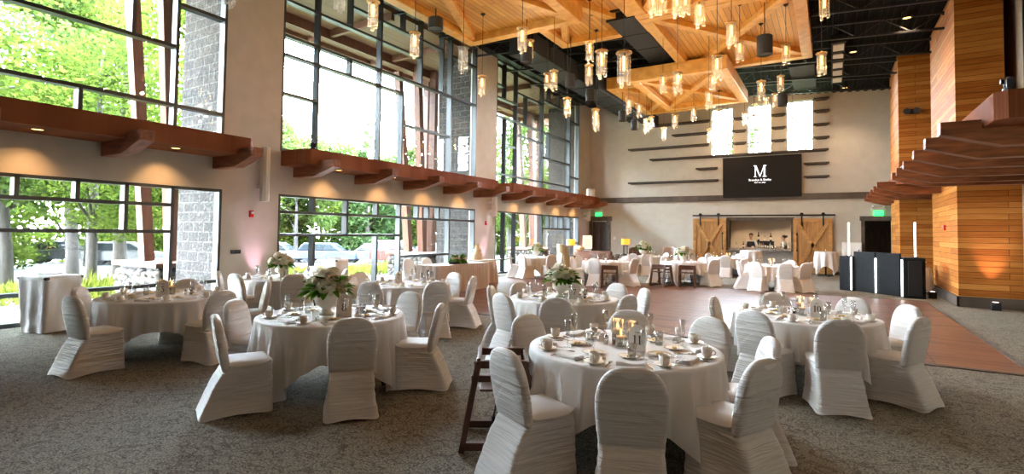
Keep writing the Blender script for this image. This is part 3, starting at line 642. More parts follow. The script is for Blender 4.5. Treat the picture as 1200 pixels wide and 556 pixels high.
# cars
def car(col, lab, x, y, rz, L=4.5, H=1.5, suv=False):
    t = tag(empty('car', (x, y, -.80), rz), lab, 'car', 'cars in the parking lot')
    hw = .9; h1 = .62*H
    low = [(-L/2, .28), (-L/2, h1*.85), (-L/2+.15, h1), (L/2-.9, h1*.97), (L/2-.1, h1*.8), (L/2, .5), (L/2, .28)]
    m = MB(); m.prism(low, lambda u, v, q: (u, q, v), -hw, hw)
    ca = [(-L/2+.1, h1), (-L/2+(.2 if suv else .55), H), (L*.08, H), (L*.25, h1)]
    m.prism(ca, lambda u, v, q: (u, q*(1 if v < H-.01 else .86), v), -hw*.96, hw*.96)
    m.build('body', col, t, bevel=.05)
    g = MB()
    gl = [(-L/2+.3, h1+.06), (-L/2+(.4 if suv else .7), H-.1), (L*.06, H-.1), (L*.19, h1+.06)]
    for s in (-1, 1): g.prism(gl, lambda u, v, q: (u, q*(1 if v < H-.2 else .9), v), s*hw*.95, s*hw*.985)
    ws = MB().add([(L*.245, -.75, h1+.05), (L*.245, .75, h1+.05), (L*.10, .66, H-.08), (L*.10, -.66, H-.08)], [(0, 1, 2, 3)])
    g.add(ws.v, ws.f); g.build('window_glass', 'cardark', t)
    for sx in (-L*.31, L*.31):
        for sy in (-1, 1):
            MB().tube([(sx, sy*hw*.98, .33), (sx, sy*hw*.72, .33)], .33, 16).build('wheel', 'tyre', t)
    return t
car('carblue', 'blue grey sedan parked beside the red car', -33.0, 27.2, rad(35))
car('cargrey', 'dark grey car at the end of the parked row by the pale window jamb', -36.6, 25.3, rad(35))
car('cargrey', 'silver grey hatchback parked between the blue and red cars', -30.6, 29.2, rad(-145), 4.2)
car('carred', 'red sport utility car in the parking lot', -28.3, 30.2, rad(35), 4.6, 1.75, True)
car('carwhite', 'white sedan parked beside the red car', -28.0, 34.6, rad(35))
car('carwhite', 'white car glimpsed past the tree trunks by the meadow', -40.5, 16.7, rad(60))
car('cargrey', 'grey car glimpsed farther past the tree trunks', -44.5, 15.0, rad(60))
# ================================================================ LEDGES
def ledge(name, lab, side, y0, y1, ys, lights, x_front=None, wall=None):
    s = side; L = y1-y0
    t = tag(empty(name, (wall, y0, 3.27)), lab, 'ledge', 'mahogany ledges along the walls')
    u1 = abs(x_front-wall)
    m = MB(); ch = .12
    m.prism([(.002, 0), (u1-ch, 0), (u1, ch), (u1, L-ch), (u1-ch, L), (.002, L)], lambda u, v, z: (s*u, v, z), 0, .37)
    m.build('slab', 'mahog', t)
    for y in ys:
        m = MB(); poly = [(.002, 0), (.002, -.26), (u1-.2, -.26), (u1+.48, -.06), (u1+.48, .12), (u1+.02, .12), (u1+.02, 0)]
        m.prism(poly, lambda u, v, q: (s*u, q, v), y-y0, y-y0+.24)
        m.build('corbel', 'mahogx', t, bevel=.008)
    for y in lights:
        q_ = MB().lathe([(.078, -.010), (.10, -.012), (.10, .004)], 16, (s*u1*.62, y-y0, 0)).build('downlight', 'black', t); MB().lathe([(0, -.008), (.078, -.008)], 16, (s*u1*.62, y-y0, 0)).build('lens', 'down', q_)
        spot((wall+s*u1*.62, y, 3.24), (wall-s*.15, y, 2.0), 45, 85, 1, (1, .55, .22), .06)
    return t
ledge('timber_ledge', 'mahogany ledge above the nearest window, carried on chamfered corbels', 1, -1.75, 6.73, (.3, 2.3, 4.3, 6.36), (1.3, 3.2, 5.3), -10.6, WX)
ledge('timber_ledge', 'mahogany ledge above the window onto the parked cars', 1, 8.03, 16.5, (8.38, 10.38, 12.37, 14.38, 16.2), (9.3, 11.3, 13.3, 15.3), -10.6, WX)
ledge('timber_ledge', 'mahogany ledge along the left wall next to the far corner', 1, 17.4, 26.6, (18.2, 20.2, 22.2, 24.16, 26.2), (19.2, 21.2, 23.2, 25.2), -10.6, WX)
ledge('timber_ledge', 'mahogany ledge in front of the nearest cedar column', -1, 9.06, 17.05, (9.7, 11.1, 12.55, 14.2, 15.6, 16.7), (), 1.86, RX)
ledge('timber_ledge', 'mahogany ledge beside the cedar column next to the back wall', -1, 18.9, 27.2, (19.3, 20.9, 22.35, 24.3, 26.0), (), 1.70, RX)

# ================================================================ WOODEN CANOPIES
def canopy(lab, x0, x1, y0, y1, z, diag=True, mid=None):
    cx, cy = (x0+x1)/2, (y0+y1)/2; hx, hy = (x1-x0)/2, (y1-y0)/2
    t = tag(empty('ceiling_canopy', (cx, cy, z)), lab, 'ceiling canopy', 'honey pine canopies under the roof')
    w = .30; d = .46
    MB().box(-hx+.02, hx-.02, -hy+.02, hy-.02, .20, .30).build('board_deck', 'honeydeck', t)
    for n_, b in (('near', (-hx, hx, -hy, -hy+w)), ('far', (-hx, hx, hy-w, hy)), ('left', (-hx, -hx+w, -hy+w, hy-w)), ('right', (hx-w, hx, -hy+w, hy-w))):
        MB().box(b[0], b[1], b[2], b[3], 0, d).build('edge_beam', 'honey', t, bevel=.01)
    if diag:
        p, q = Vector((-hx+w*.7, -hy+w*.7, .12)), Vector((hx-w*.7, hy-w*.7, .12))
        MB().bar(p, q, .24, .16).build('diagonal_beam', 'honey', t, bevel=.008)
        p, q = Vector((-hx+w*.7, hy-w*.7, .13)), Vector((hx-w*.7, -hy+w*.7, .13))
        MB().bar(p, q, .24, .15).build('diagonal_beam', 'honey', t, bevel=.008)
    for sx in (-1, 1):
        for sy in (-1, 1):
            x, y = sx*(hx-.4), sy*(hy-.4)
            MB().tube([(x, y, .28), (x, y, CZ(cx+x)-z+.06)], .015, 6).build('hanger_rod', 'black', t)
    return t
CAN = [('honey pine canopy with a cross brace nearest the tall windows', -9.45, -5.72, 4.7, 12.95, 7.42),
       ('honey pine canopy highest under the roof, partly hidden by its neighbours', -7.6, -4.6, 9.5, 15.6, 7.86),
       ('honey pine canopy over the middle of the dance floor', -4.42, -.45, 13.75, 19.42, 7.52),
       ('honey pine canopy before the one over the dance floor', -4.42, -.55, 7.9, 13.72, 7.52),
       ('lowest honey pine canopy, in front of the high back windows', -6.12, -2.83, 17.95, 23.0, 7.13),
       ('honey pine canopy tucked behind the lowest one', -7.6, -4.4, 19.6, 24.8, 7.45)]
for c in CAN: canopy(*c)
def over(x, y):
    z = CZ(x)
    for _, x0, x1, y0, y1, cz in CAN:
        if x0+.02 < x < x1-.02 and y0+.02 < y < y1-.02: z = min(z, cz+.2)
    return z

# ================================================================ PENDANTS
# x, y, z (middle of the glass)
PEND = [(-9.07, 5.18, 5.90, 1), (-7.41, 6.19, 5.84, 1), (-7.33, 6.91, 5.76, 0), (-7.58, 8.35, 5.69, 0), (-6.47, 8.60, 5.26, 1), (-8.01, 11.51, 5.65, 0), (-5.61, 9.54, 5.83, 0), (-7.55, 13.30, 7.13, 0), (-7.88, 15.03, 6.65, 0), (-6.35, 12.51, 5.82, 0), (-6.32, 13.31, 5.25, 0), (-5.54, 13.00, 5.99, 0), (-5.08, 11.95, 6.22, 0), (-6.20, 15.11, 5.30, 0), (-6.51, 15.93, 5.31, 0), (-3.77, 9.46, 4.99, 0), (-2.72, 7.75, 4.26, 0), (-6.26, 18.39, 6.37, 0), (-6.31, 19.75, 6.49, 0), (-6.07, 19.92, 5.90, 0), (-6.51, 22.09, 6.49, 0), (-3.21, 10.96, 6.64, 0), (-3.04, 11.07, 6.70, 0), (-4.20, 15.39, 6.15, 0), (-6.28, 23.19, 6.17, 0), (-4.82, 19.29, 5.84, 0), (-2.68, 10.85, 6.47, 0), (-2.98, 12.14, 5.19, 0), (-2.71, 11.73, 6.83, 0), (-4.50, 20.86, 6.39, 0), (-2.28, 11.11, 6.27, 0), (-3.04, 16.11, 5.69, 0), (-4.13, 22.04, 5.71, 0), (-3.26, 17.85, 6.67, 0), (-1.98, 11.34, 5.16, 0), (-3.66, 21.37, 6.30, 0), (-4.36, 26.43, 6.57, 0), (-4.16, 26.60, 6.26, 0), (-1.78, 11.86, 6.00, 0), (-1.97, 14.46, 6.47, 0), (-3.08, 23.99, 6.67, 0), (-2.36, 20.79, 5.85, 0), (-2.98, 26.60, 7.62, 0), (-1.64, 16.13, 5.81, 0), (-2.23, 23.79, 7.18, 0), (-1.79, 22.33, 6.94, 0), (-1.39, 19.52, 6.82, 0), (-0.95, 15.09, 6.42, 0), (-1.42, 26.60, 6.80, 0), (-0.15, 14.38, 5.83, 0), (-0.08, 13.33, 6.80, 0)]
def make_pendant(unlit):
    t = empty('pendant_lamp'); m = MB()
    m.lathe([(.0, .285), (.02, .285), (.115, .265), (.125, .255), (.125, .243), (.03, .243), (.03, .30), (.0, .32)], 18)
    m.build('collar', 'brass' if not unlit else 'steel', t, smooth=False)
    gh = MB().tube([(0, 0, .24), (0, 0, .19)], .03, 10).build('lamp_socket', 'brass' if not unlit else 'steel', t)
    for k in range(6):
        a = k*PI/3+.3; L = (.50, .42, .52, .45, .49, .40)[k]; x, y = .072*math.cos(a), .072*math.sin(a)
        MB().tube([(x, y, .245), (x, y, .245-L)], .031, 10).build('glass_tube', 'seeded', t)
    MB().tube([(0, 0, .20), (0, 0, -.02)], .022, 8).build('bulb', 'bulboff' if unlit else 'bulb', gh)
    return reg(t)
LIT, UNLIT = make_pendant(False), make_pendant(True)
uses = {0: 0, 1: 0}
for k, (x, y, z, un) in enumerate(PEND):
    proto = UNLIT if un else LIT
    o = proto if uses[un] == 0 else dup(proto); uses[un] = 1
    o.location = (x, y, z); zt = over(x, y)
    MB().tube([(0, 0, .3), (0, 0, zt-z-.02)], .007, 6).build('cord', 'cable', o)
    MB().lathe([(0, zt-z-.06), (.02, zt-z-.055), (.065, zt-z-.01), (.065, zt-z+.015)], 12).build('ceiling_rose', 'cable', o)
    n = ordw(k)
    tag(o, ('unlit' if un else 'glowing')+' seeded glass tube pendant, '+n+' from the left of all hanging lamps', 'pendant lamp', 'glass tube pendants')
    if not un: point((x, y, z-.36), 11, (1, .66, .32), .05)

# ================================================================ CEILING SPEAKERS, DUCTS, DOWNLIGHTS
def cylinder_speaker(x, y, z, lab, r=.16, h=.42, mat='greydk'):
    t = tag(empty('ceiling_speaker', (x, y, z)), lab, 'speaker', 'cylinder speakers under the roof')
    MB().lathe([(.0, -h/2+.03), (r*.82, -h/2+.03), (r*.86, -h/2), (r, -h/2), (r, h/2-.02), (r*.9, h/2), (0, h/2)], 20).build('housing', mat, t)
    MB().tube([(0, 0, h/2-.01), (0, 0, over(x, y)-z+.04)], .012, 6).build('hanger', 'black', t)
    return t
cylinder_speaker(-7.15, 12.4, 6.62, 'black cylinder speaker nearest the tall windows, hanging by the first canopy')
cylinder_speaker(-7.12, 15.2, 6.6, 'black cylinder speaker hanging second in the row by the windows')
cylinder_speaker(-7.14, 16.9, 6.55, 'black cylinder speaker hanging third in the row by the windows')
cylinder_speaker(-7.28, 20.6, 6.55, 'black cylinder speaker hanging fourth in the row, beside the low canopy')
cylinder_speaker(-7.33, 22.3, 6.5, 'black cylinder speaker hanging last in the row, closest to the back wall')
cylinder_speaker(-1.41, 14.7, 6.6, 'black cylinder speaker under the edge of the dance floor canopy', .19, .5)
cylinder_speaker(-1.44, 21.0, 6.6, 'black cylinder speaker in front of the high back windows')
cylinder_speaker(-8.9, 10.6, 7.2, 'pale grey cylinder fixture under the first canopy by the tall windows', .2, .3, 'mullion')
def duct(lab, x0, x1, y0, y1, z0, z1, mat='greydk', slots=0):
    t = tag(empty('air_duct', ((x0+x1)/2, (y0+y1)/2, z0)), lab, 'duct')
    hx, hy = (x1-x0)/2, (y1-y0)/2
    MB().box(-hx, hx, -hy, hy, 0, z1-z0).build('casing', mat, t, bevel=.01)
    n = max(2, int((y1-y0)/1.2))
    for i in range(n+1):
        y = -hy+(2*hy)*i/n; MB().box(-hx-.02, hx+.02, y-.025, y+.025, -.02, z1-z0+.02).build('flange', 'black', t)
    for i in range(slots):
        y = -hy+(2*hy)*(i+.5)/slots
        MB().box(-hx+.04, hx-.04, y-.3, y+.3, -.035, .0).build('slot_diffuser', 'whiteplastic', t)
    for sy in (-1, 1): MB().tube([(0, sy*hy*.8, z1-z0), (0, sy*hy*.8, CZ((x0+x1)/2)-z0+.04)], .012, 6).build('hanger', 'black', t)
duct('black square duct running along the windows to the back wall', -9.3, -8.4, 15.0, 27.3, 7.75, 8.4)
duct('black duct behind the canopies near the left corner', -8.2, -7.7, 19.0, 27.3, 7.35, 7.9)
duct('wide black duct between the two middle canopies', -5.5, -4.7, 14.2, 21, 7.85, 8.3)
duct('grey linear air diffuser on the black roof', .08, .46, 19.4, 24.6, 7.9, 8.12, 'greydk', 5)
duct('grey supply duct in front of the high back windows', -1.25, -.45, 21.2, 24.6, 7.82, 8.08, 'greydk')
for k, (x, y) in enumerate(((.71, 21.1), (.57, 26.1), (.7, 15.5), (.7, 10.5), (1.8, 12), (1.9, 18.3), (-8.0, 25.5), (-10.4, 14.6), (-10.4, 19), (-8.5, .5), (-5, -1.5), (-1.2, -2), (2.2, .5), (-5, 2.0), (-1.2, 1.2), (2.6, 5.5))):
    t = empty('ceiling_downlight', (x, y, CZ(x)-.12)); MB().lathe([(.10, -.02), (.13, -.03), (.13, .2), (0, .2)], 16).build('housing', 'black', t)
    MB().lathe([(0, -.004), (.10, -.004)], 16).build('lens', 'down', t)
    where = ['above the grey linear diffuser', 'beside the far end of the linear diffuser', 'over the right part of the dance floor', 'over the right side near table ten', 'over the ledge by the cedar column', 'over the black booth', 'near the far left corner', 'above the cake', 'above the far flower table', 'over the carpet before table five', 'over the open carpet before table eight', 'over the carpet where the photographer stands', 'over the carpet by the right wall', 'over the carpet next to table eight', 'over the carpet next to table eleven', 'over the carpet right of table ten'][k]
    tag(t, 'round amber downlight '+where, 'downlight', 'amber downlights')
    spot((x, y, CZ(x)-.16), (x, y, 0), 170 if k < 9 else 45, 100, .7, (1, .70, .45), .08)

# ================================================================ LEFT WALL FITTINGS
def column_speaker(lab, y, z0, z1):
    t = tag(empty('column_speaker', (WX, y, (z0+z1)/2), 0), lab, 'speaker', 'white column speakers on the left wall')
    h = (z1-z0)/2
    for z in (-h*.45, h*.45): MB().box(.0, .22, -.035, .035, z-.04, z+.04).build('bracket', 'whiteplastic', t)
    m = MB(); m.prism([(.20, -.09), (.32, -.09), (.37, -.04), (.37, .04), (.32, .09), (.20, .09)], lambda u, v, q: (u, v, q), -h, h)
    m.build('cabinet', 'whiteplastic', t, bevel=.01)
column_speaker('tall slim white column speaker on the pier between the first two windows', 7.45, 2.34, 3.62)
column_speaker('small white column speaker on the pier before the far windows', 17.3, 2.32, 3.1)
column_speaker('small white column speaker by the corner door', 26.7, 2.38, 2.95)
def strobe(lab, x, y, z, rz):
    t = tag(empty('fire_alarm', (x, y, z), rz), lab, 'fire alarm')
    MB().box(.0, .05, -.05, .05, -.08, .08).build('housing', 'red', t, bevel=.012)
    MB().box(.05, .075, -.03, .03, .0, .05).build('strobe_lens', 'whiteplastic', t)
strobe('red fire alarm strobe on the pier between the first two windows', WX, 7.29, 2.05, 0)
strobe('red fire alarm strobe on the pier before the far windows', WX, 17.07, 2.05, 0)
strobe('red fire alarm pull station on the pale face of the cedar column', 2.74, 18.7, 2.0, PI)
t = tag(empty('wall_outlet', (WX, 6.95, 1.17)), 'black double outlet plate on the first pier', 'outlet')
MB().box(0, .015, -.12, .12, -.045, .045).build('plate', 'black', t, bevel=.004)
for y in (-.06, .06): MB().box(.015, .019, y-.03, y+.03, -.03, .03).build('socket_face', 'greydk', t)
t = tag(empty('light_switch', (-10.11, BY, 1.46)), 'small white switch plate beside the corner door', 'switch')
MB().box(-.06, .06, -.015, 0, -.08, .08).build('plate', 'whiteplastic', t); MB().box(-.015, .015, -.025, -.015, -.03, .03).build('toggle', 'whiteplastic', t)
def uplight(lab, x, y, tgt, z=0, color=(1, .45, .5), power=60, rz=0):
    t = tag(empty('uplight', (x, y, z), rz), lab, 'uplight', 'black uplights on the floor')
    MB().box(-.09, .09, -.09, .09, .0, .19).build('case', 'black', t, bevel=.01)
    MB().lathe([(0, .192), (.06, .192)], 14).build('lens', emit('uplight_lens', (1, .75, .75), 4) if 'ul' not in M else M['ul'], t)
    spot((x, y, z+.24), tgt, power, 46, .9, color, .04)
M['ul'] = emit('uplight_lens', (1, .75, .75), 4)
uplight('black box uplight washing the pier between the first two windows', WX+.3, 7.4, (WX+.02, 7.4, 1.9), 0, (1, .60, .88), 80)
uplight('black box uplight washing the pier behind the cake', WX+.3, 16.95, (WX+.02, 16.95, 1.9), 0, (1, .60, .88), 80)
uplight('black box uplight in the far left corner', WX+.3, 26.6, (WX+.02, 26.6, 1.9), 0, (1, .60, .88), 60)
uplight('black box uplight before the broad face of the cedar column', 3.36, 16.75, (3.36, 17.08, 1.6), 0, (1, .58, .52), 110)
uplight('black box uplight at the narrow face of the cedar column', 2.45, 18.85, (2.73, 18.85, 1.6), 0, (1, .45, .38), 90)
# exit signs
def text(body, size, parent, loc, mat, name='lettering', rot=(PI/2, 0, 0), ext=.001):
    fc = bpy.data.curves.new(name, 'FONT'); fc.body = body; fc.size = size; fc.align_x = 'CENTER'; fc.align_y = 'CENTER'; fc.extrude = ext
    tmp = bpy.data.objects.new(name+'_curve', fc); COL.objects.link(tmp)
    me = bpy.data.meshes.new_from_object(tmp.evaluated_get(bpy.context.evaluated_depsgraph_get())); bpy.data.objects.remove(tmp); bpy.data.curves.remove(fc)
    me.materials.clear(); me.materials.append(M[mat])
    o = bpy.data.objects.new(name, me); COL.objects.link(o); o.parent = parent; o.location = loc; o.rotation_euler = rot
    return o
def exit_sign(lab, x, z):
    t = tag(empty('exit_sign', (x, BY, z)), lab, 'exit sign')
    MB().box(-.26, .26, -.10, 0, .02, .16).build('housing', 'whiteplastic', t, bevel=.01)
    MB().box(-.17, .17, -.06, 0, -.20, .02).build('panel', 'exit', t)
    text('EXIT', .17, t, (0, -.063, -.09), 'whiteplastic', ext=.002)
    for s in (-1, 1): MB().ball((s*.2, -.12, .18), .05, 10, 6).build('emergency_lamp', 'whiteplastic', t)
exit_sign('lit green exit sign above the corner door', -11.05, 2.86)
exit_sign('lit green exit sign above the right doorway', 1.78, 2.84)

# ================================================================ BACK WALL: shelves, screen, barn doors, bar
SH = [('long dark shelf board, lowest but two on the left of the high windows', -9.31, -5.12, 6.25), ('longest dark shelf board, running along the window sills', -8.14, -.03, 5.64), ('short dark shelf board just left of the screen', -5.78, -4.72, 5.04),
      ('long dark shelf board lowest on the left of the screen', -9.3, -4.68, 4.44), ('middle dark shelf board left of the high windows', -6.98, -5.08, 6.84), ('top dark shelf board behind the hanging lamps', -7.92, -5.1, 7.44),
      ('short upper dark shelf board right of the screen', -1.02, -.01, 5.03), ('short lower dark shelf board right of the screen', -1.02, -.01, 4.43), ]
for z in (6.2, 6.8, 7.41):
    wd = {6.2: 'lowest', 6.8: 'middle', 7.41: 'upper'}[z]
    SH += [('short dark shelf board on the '+wd+' row between the first and second high windows', -4.04, -3.42, z), ('short dark shelf board on the '+wd+' row between the second and third high windows', -2.34, -1.73, z), ('short dark shelf board on the '+wd+' row at the right of the third high window', -.62, 0, z)]
SH.append(('topmost short dark shelf board right of the third high window', -.62, 0, 7.97))
for lab, x0, x1, z in SH:
    t = tag(empty('wall_shelf', ((x0+x1)/2, BY, z)), lab, 'shelf'); h = (x1-x0)/2
    MB().prism([(-h, -.26), (h, -.26), (h-.06, 0), (-h+.06, 0)], lambda u, v, q: (u, v, q), -.04, .04).build('board', 'shelf', t)
    MB().box(-h+.1, h-.1, -.05, -.001, -.075, -.04).build('cleat', 'shelf', t)
t = tag(empty('projection_screen', (-2.81, BY-.004, 4.52)), 'large dark video screen with a white monogram above the bar', 'screen')
MB().box(-1.68, 1.68, -.12, 0, -.97, .97).build('panel', 'screenoff', t, bevel=.01)
fb = MB()
for s in (-1, 1): fb.box(s*1.69-.01, s*1.69+.01, -.13, 0, -.98, .98)
for s in (-1, 1): fb.box(-1.69, 1.69, -.13, 0, s*.98-.01, s*.98+.01)
fb.build('bezel', 'black', t)
def serif_M(m, cx, cz, h, d):
    w = h*1.0; a = h*.05
    def q(pts): m.prism(pts, lambda u, v, tt: (cx+u, d-tt, cz+v), 0, .004)
    q([(-w*.40, 0), (-w*.40+a, 0), (-w*.40+a, h), (-w*.40, h)])
    q([(w*.30, 0), (w*.30+a*2.6, 0), (w*.30+a*2.6, h), (w*.30, h)])
    q([(-w*.42, h), (-w*.42+a*2.8, h), (a*.9, h*.02), (-a*.7, h*.02)])
    q([(w*.31, h), (w*.31+a, h), (a*.8, h*.02), (-a*.3, h*.02)])
    for x0, x1, z in ((-w*.50, -w*.26, 0), (w*.20, w*.54, 0), (-w*.52, -w*.34, h-.02), (w*.30, w*.54, h-.02)): q([(x0, z), (x1, z), (x1, z+.02), (x0, z+.02)])
m = MB(); serif_M(m, -.04, .0, .54, -.122); m.build('monogram', 'screentext', t)
text('Brandon & Shelby', .135, t, (-.04, -.124, -.15), 'screentext'); text('MAY 31, 2025', .085, t, (-.04, -.124, -.28), 'screentext')
# barn doors
def barn_door(lab, x0, x1, hx):
    cx = (x0+x1)/2; h = (x1-x0)/2; t = tag(empty('barn_door', (cx, BY-.14, .04)), lab, 'barn door', 'pine barn doors beside the bar')
    H = 2.48; p = MB(); n = 8
    for i in range(n):
        a = -h+2*h*i/n; p.box(a+.004, a+2*h/n-.004, 0, .035, 0, H)
    p.build('plank_panel', 'barn', t)
    y0, y1 = -.03, .0; w = .15
    MB().box(-h, -h+w, y0, y1, 0, H).build('stile', 'barnx', t, bevel=.004); MB().box(h-w, h, y0, y1, 0, H).build('stile', 'barnx', t, bevel=.004)
    for z0, z1 in ((0, .2), (H-.16, H)): MB().box(-h+w, h-w, y0, y1, z0, z1).build('rail', 'barnx', t, bevel=.004)
    MB().bar((-h+w, -.025, .2), (h-w, -.025, H-.16), .05, .15, (0, 0, 1)).build('cross_brace', 'barnx', t)
    MB().bar((-h+w, -.027, H-.16), (h-w, -.027, .2), .046, .15, (0, 0, 1)).build('cross_brace', 'barnx', t)
    h_ = MB().tube([(hx, -.03, 1.0), (hx, -.08, 1.02), (hx, -.08, 1.75), (hx, -.03, 1.77)], .014, 8).build('pull_handle', 'black', t)
    for z in (1.01, 1.76): MB().box(hx-.03, hx+.03, -.036, -.03, z-.05, z+.05).build('back_plate', 'black', h_)
    for x in (-h*.55, h*.55):
        s_ = MB().box(x-.03, x+.03, -.045, -.03, H-.4, H+.25).build('strap', 'black', t)
        MB().tube([(x, -.05, H+.2), (x, .02, H+.2)], .075, 16).build('roller', 'black', s_)
barn_door('pine barn door with cross braces at the left of the bar', -5.92, -4.36, .62)
barn_door('pine barn door with cross braces at the right of the bar', -1.46, .08, -.62)
t = tag(empty('barn_door_rail', (-2.9, BY-.13, 2.68)), 'black steel barn door rail above the bar', 'rail')
MB().box(-3.05, 3.1, -.01, .005, -.04, .03).build('track', 'black', t)
for i in range(9): x = -2.9+i*.73; MB().tube([(x, .0, 0), (x, .135, 0)], .018, 8).build('standoff', 'black', t)
# bar counter and what stands on it
t = tag(empty('bar_counter', (-2.89, BY, 1.0)), 'granite topped bar counter in the wall niche', 'counter')
MB().box(-1.33, 1.33, -.22, .30, .0, .10).build('stone_top', 'stonec', t, bevel=.01)
t = tag(empty('back_bar_shelf', (-2.78, BY+.75, 0)), 'black back shelf of bottles inside the bar', 'shelf')
MB().box(-.44, .44, -.2, .2, 0, 1.08).build('cabinet', 'greydk', t); MB().box(-.44, .44, -.05, .2, 1.08, 1.45).build('riser', 'black', t)
def bottle(x, y, z, mat, lab, h=.3, r=.038):
    t = tag(empty('bottle', (x, y, z)), lab, 'bottle', 'bottles at the bar')
    MB().lathe([(0, 0), (r, 0), (r, h*.6), (r*.4, h*.74), (r*.36, h*.97), (r*.42, h), (0, h)], 12).build('glass_body', mat, t, smooth=True)
    MB().lathe([(r*1.02, h*.18), (r*1.02, h*.5)], 12).build('paper_label', 'labelp', t)
    MB().lathe([(r*.44, h*.9), (r*.46, h*1.03), (0, h*1.04)], 10).build('cap', 'black', t)
BT = [('bottlec', 'pale', -.5), ('bottleg', 'green', -.38), ('bottlec', 'clear', -.26), ('orange', 'orange', -.14), ('blue', 'blue', -.02), ('bottleb', 'brown', .12), ('bottleg', 'dark green', .26), ('bottlec', 'clear white labelled', .4), ('bottleb', 'dark', .52)]
for i, (mt, nm, dx) in enumerate(BT):
    bottle(-2.78+dx*.72, BY+.62, 1.08, mt, nm+' bottle on the front row of the back bar, '+ordw(i)+' from the left', .30+.02*(i % 3))
for i, (mt, nm, dx) in enumerate((('bottleb', 'tall brown', -.34), ('bottlec', 'small clear', .05), ('bottleg', 'tall green', .42))):
    bottle(-2.78+dx*.72, BY+.85, 1.45, mt, nm+' bottle standing on the raised back bar shelf', (.42, .25, .38)[i], .05)
bottle(-3.93, BY+.08, 1.10, 'bottlec', 'white bottle at the left end of the bar counter', .26); bottle(-3.62, BY+.15, 1.10, 'bottleb', 'dark bottle on the counter left of the bartender', .30)
bottle(-1.66, BY+.05, 1.10, 'bottlec', 'pale bottle at the right end of the bar counter', .28)
def tumbler(x, y, z, lab, grp, r=.035, h=.11):
    o = MB().lathe([(0, 0), (r*.85, 0), (r, h), (r*.9, h), (r*.78, .012), (0, .012)], 12, (x, y, z)).build('drinking_glass', 'crystal', smooth=True); tag(o, lab, 'glass', grp)
for i in range(6): tumbler(-2.28+.09*i, BY-.06, 1.10, 'clear tumbler on the right half of the bar counter', 'tumblers on the bar')
o = MB().lathe([(0, 0), (.05, 0), (.055, .10), (.05, .10), (.04, .02), (0, .02)], 14, (-3.17, BY-.1, 1.10)).build('candle_holder', 'wax', smooth=True); tag(o, 'glowing votive candle on the bar counter', 'candle')

for x, lab in ((-3.6, 'small amber downlight over the left bartender'), (-2.0, 'small amber downlight over the right bartender')):
    t = tag(empty('ceiling_downlight', (x, BY+1.2, 2.8)), lab, 'downlight')
    MB().lathe([(.06, -.012), (.085, -.015), (.085, .0)], 16).build('trim_ring', 'black', t); MB().lathe([(0, -.006), (.06, -.006)], 16).build('lens', 'down', t)
    spot((x, BY+1.2, 2.76), (x, BY+1.3, 0), 110, 120, .8, (1, .70, .42), .05)
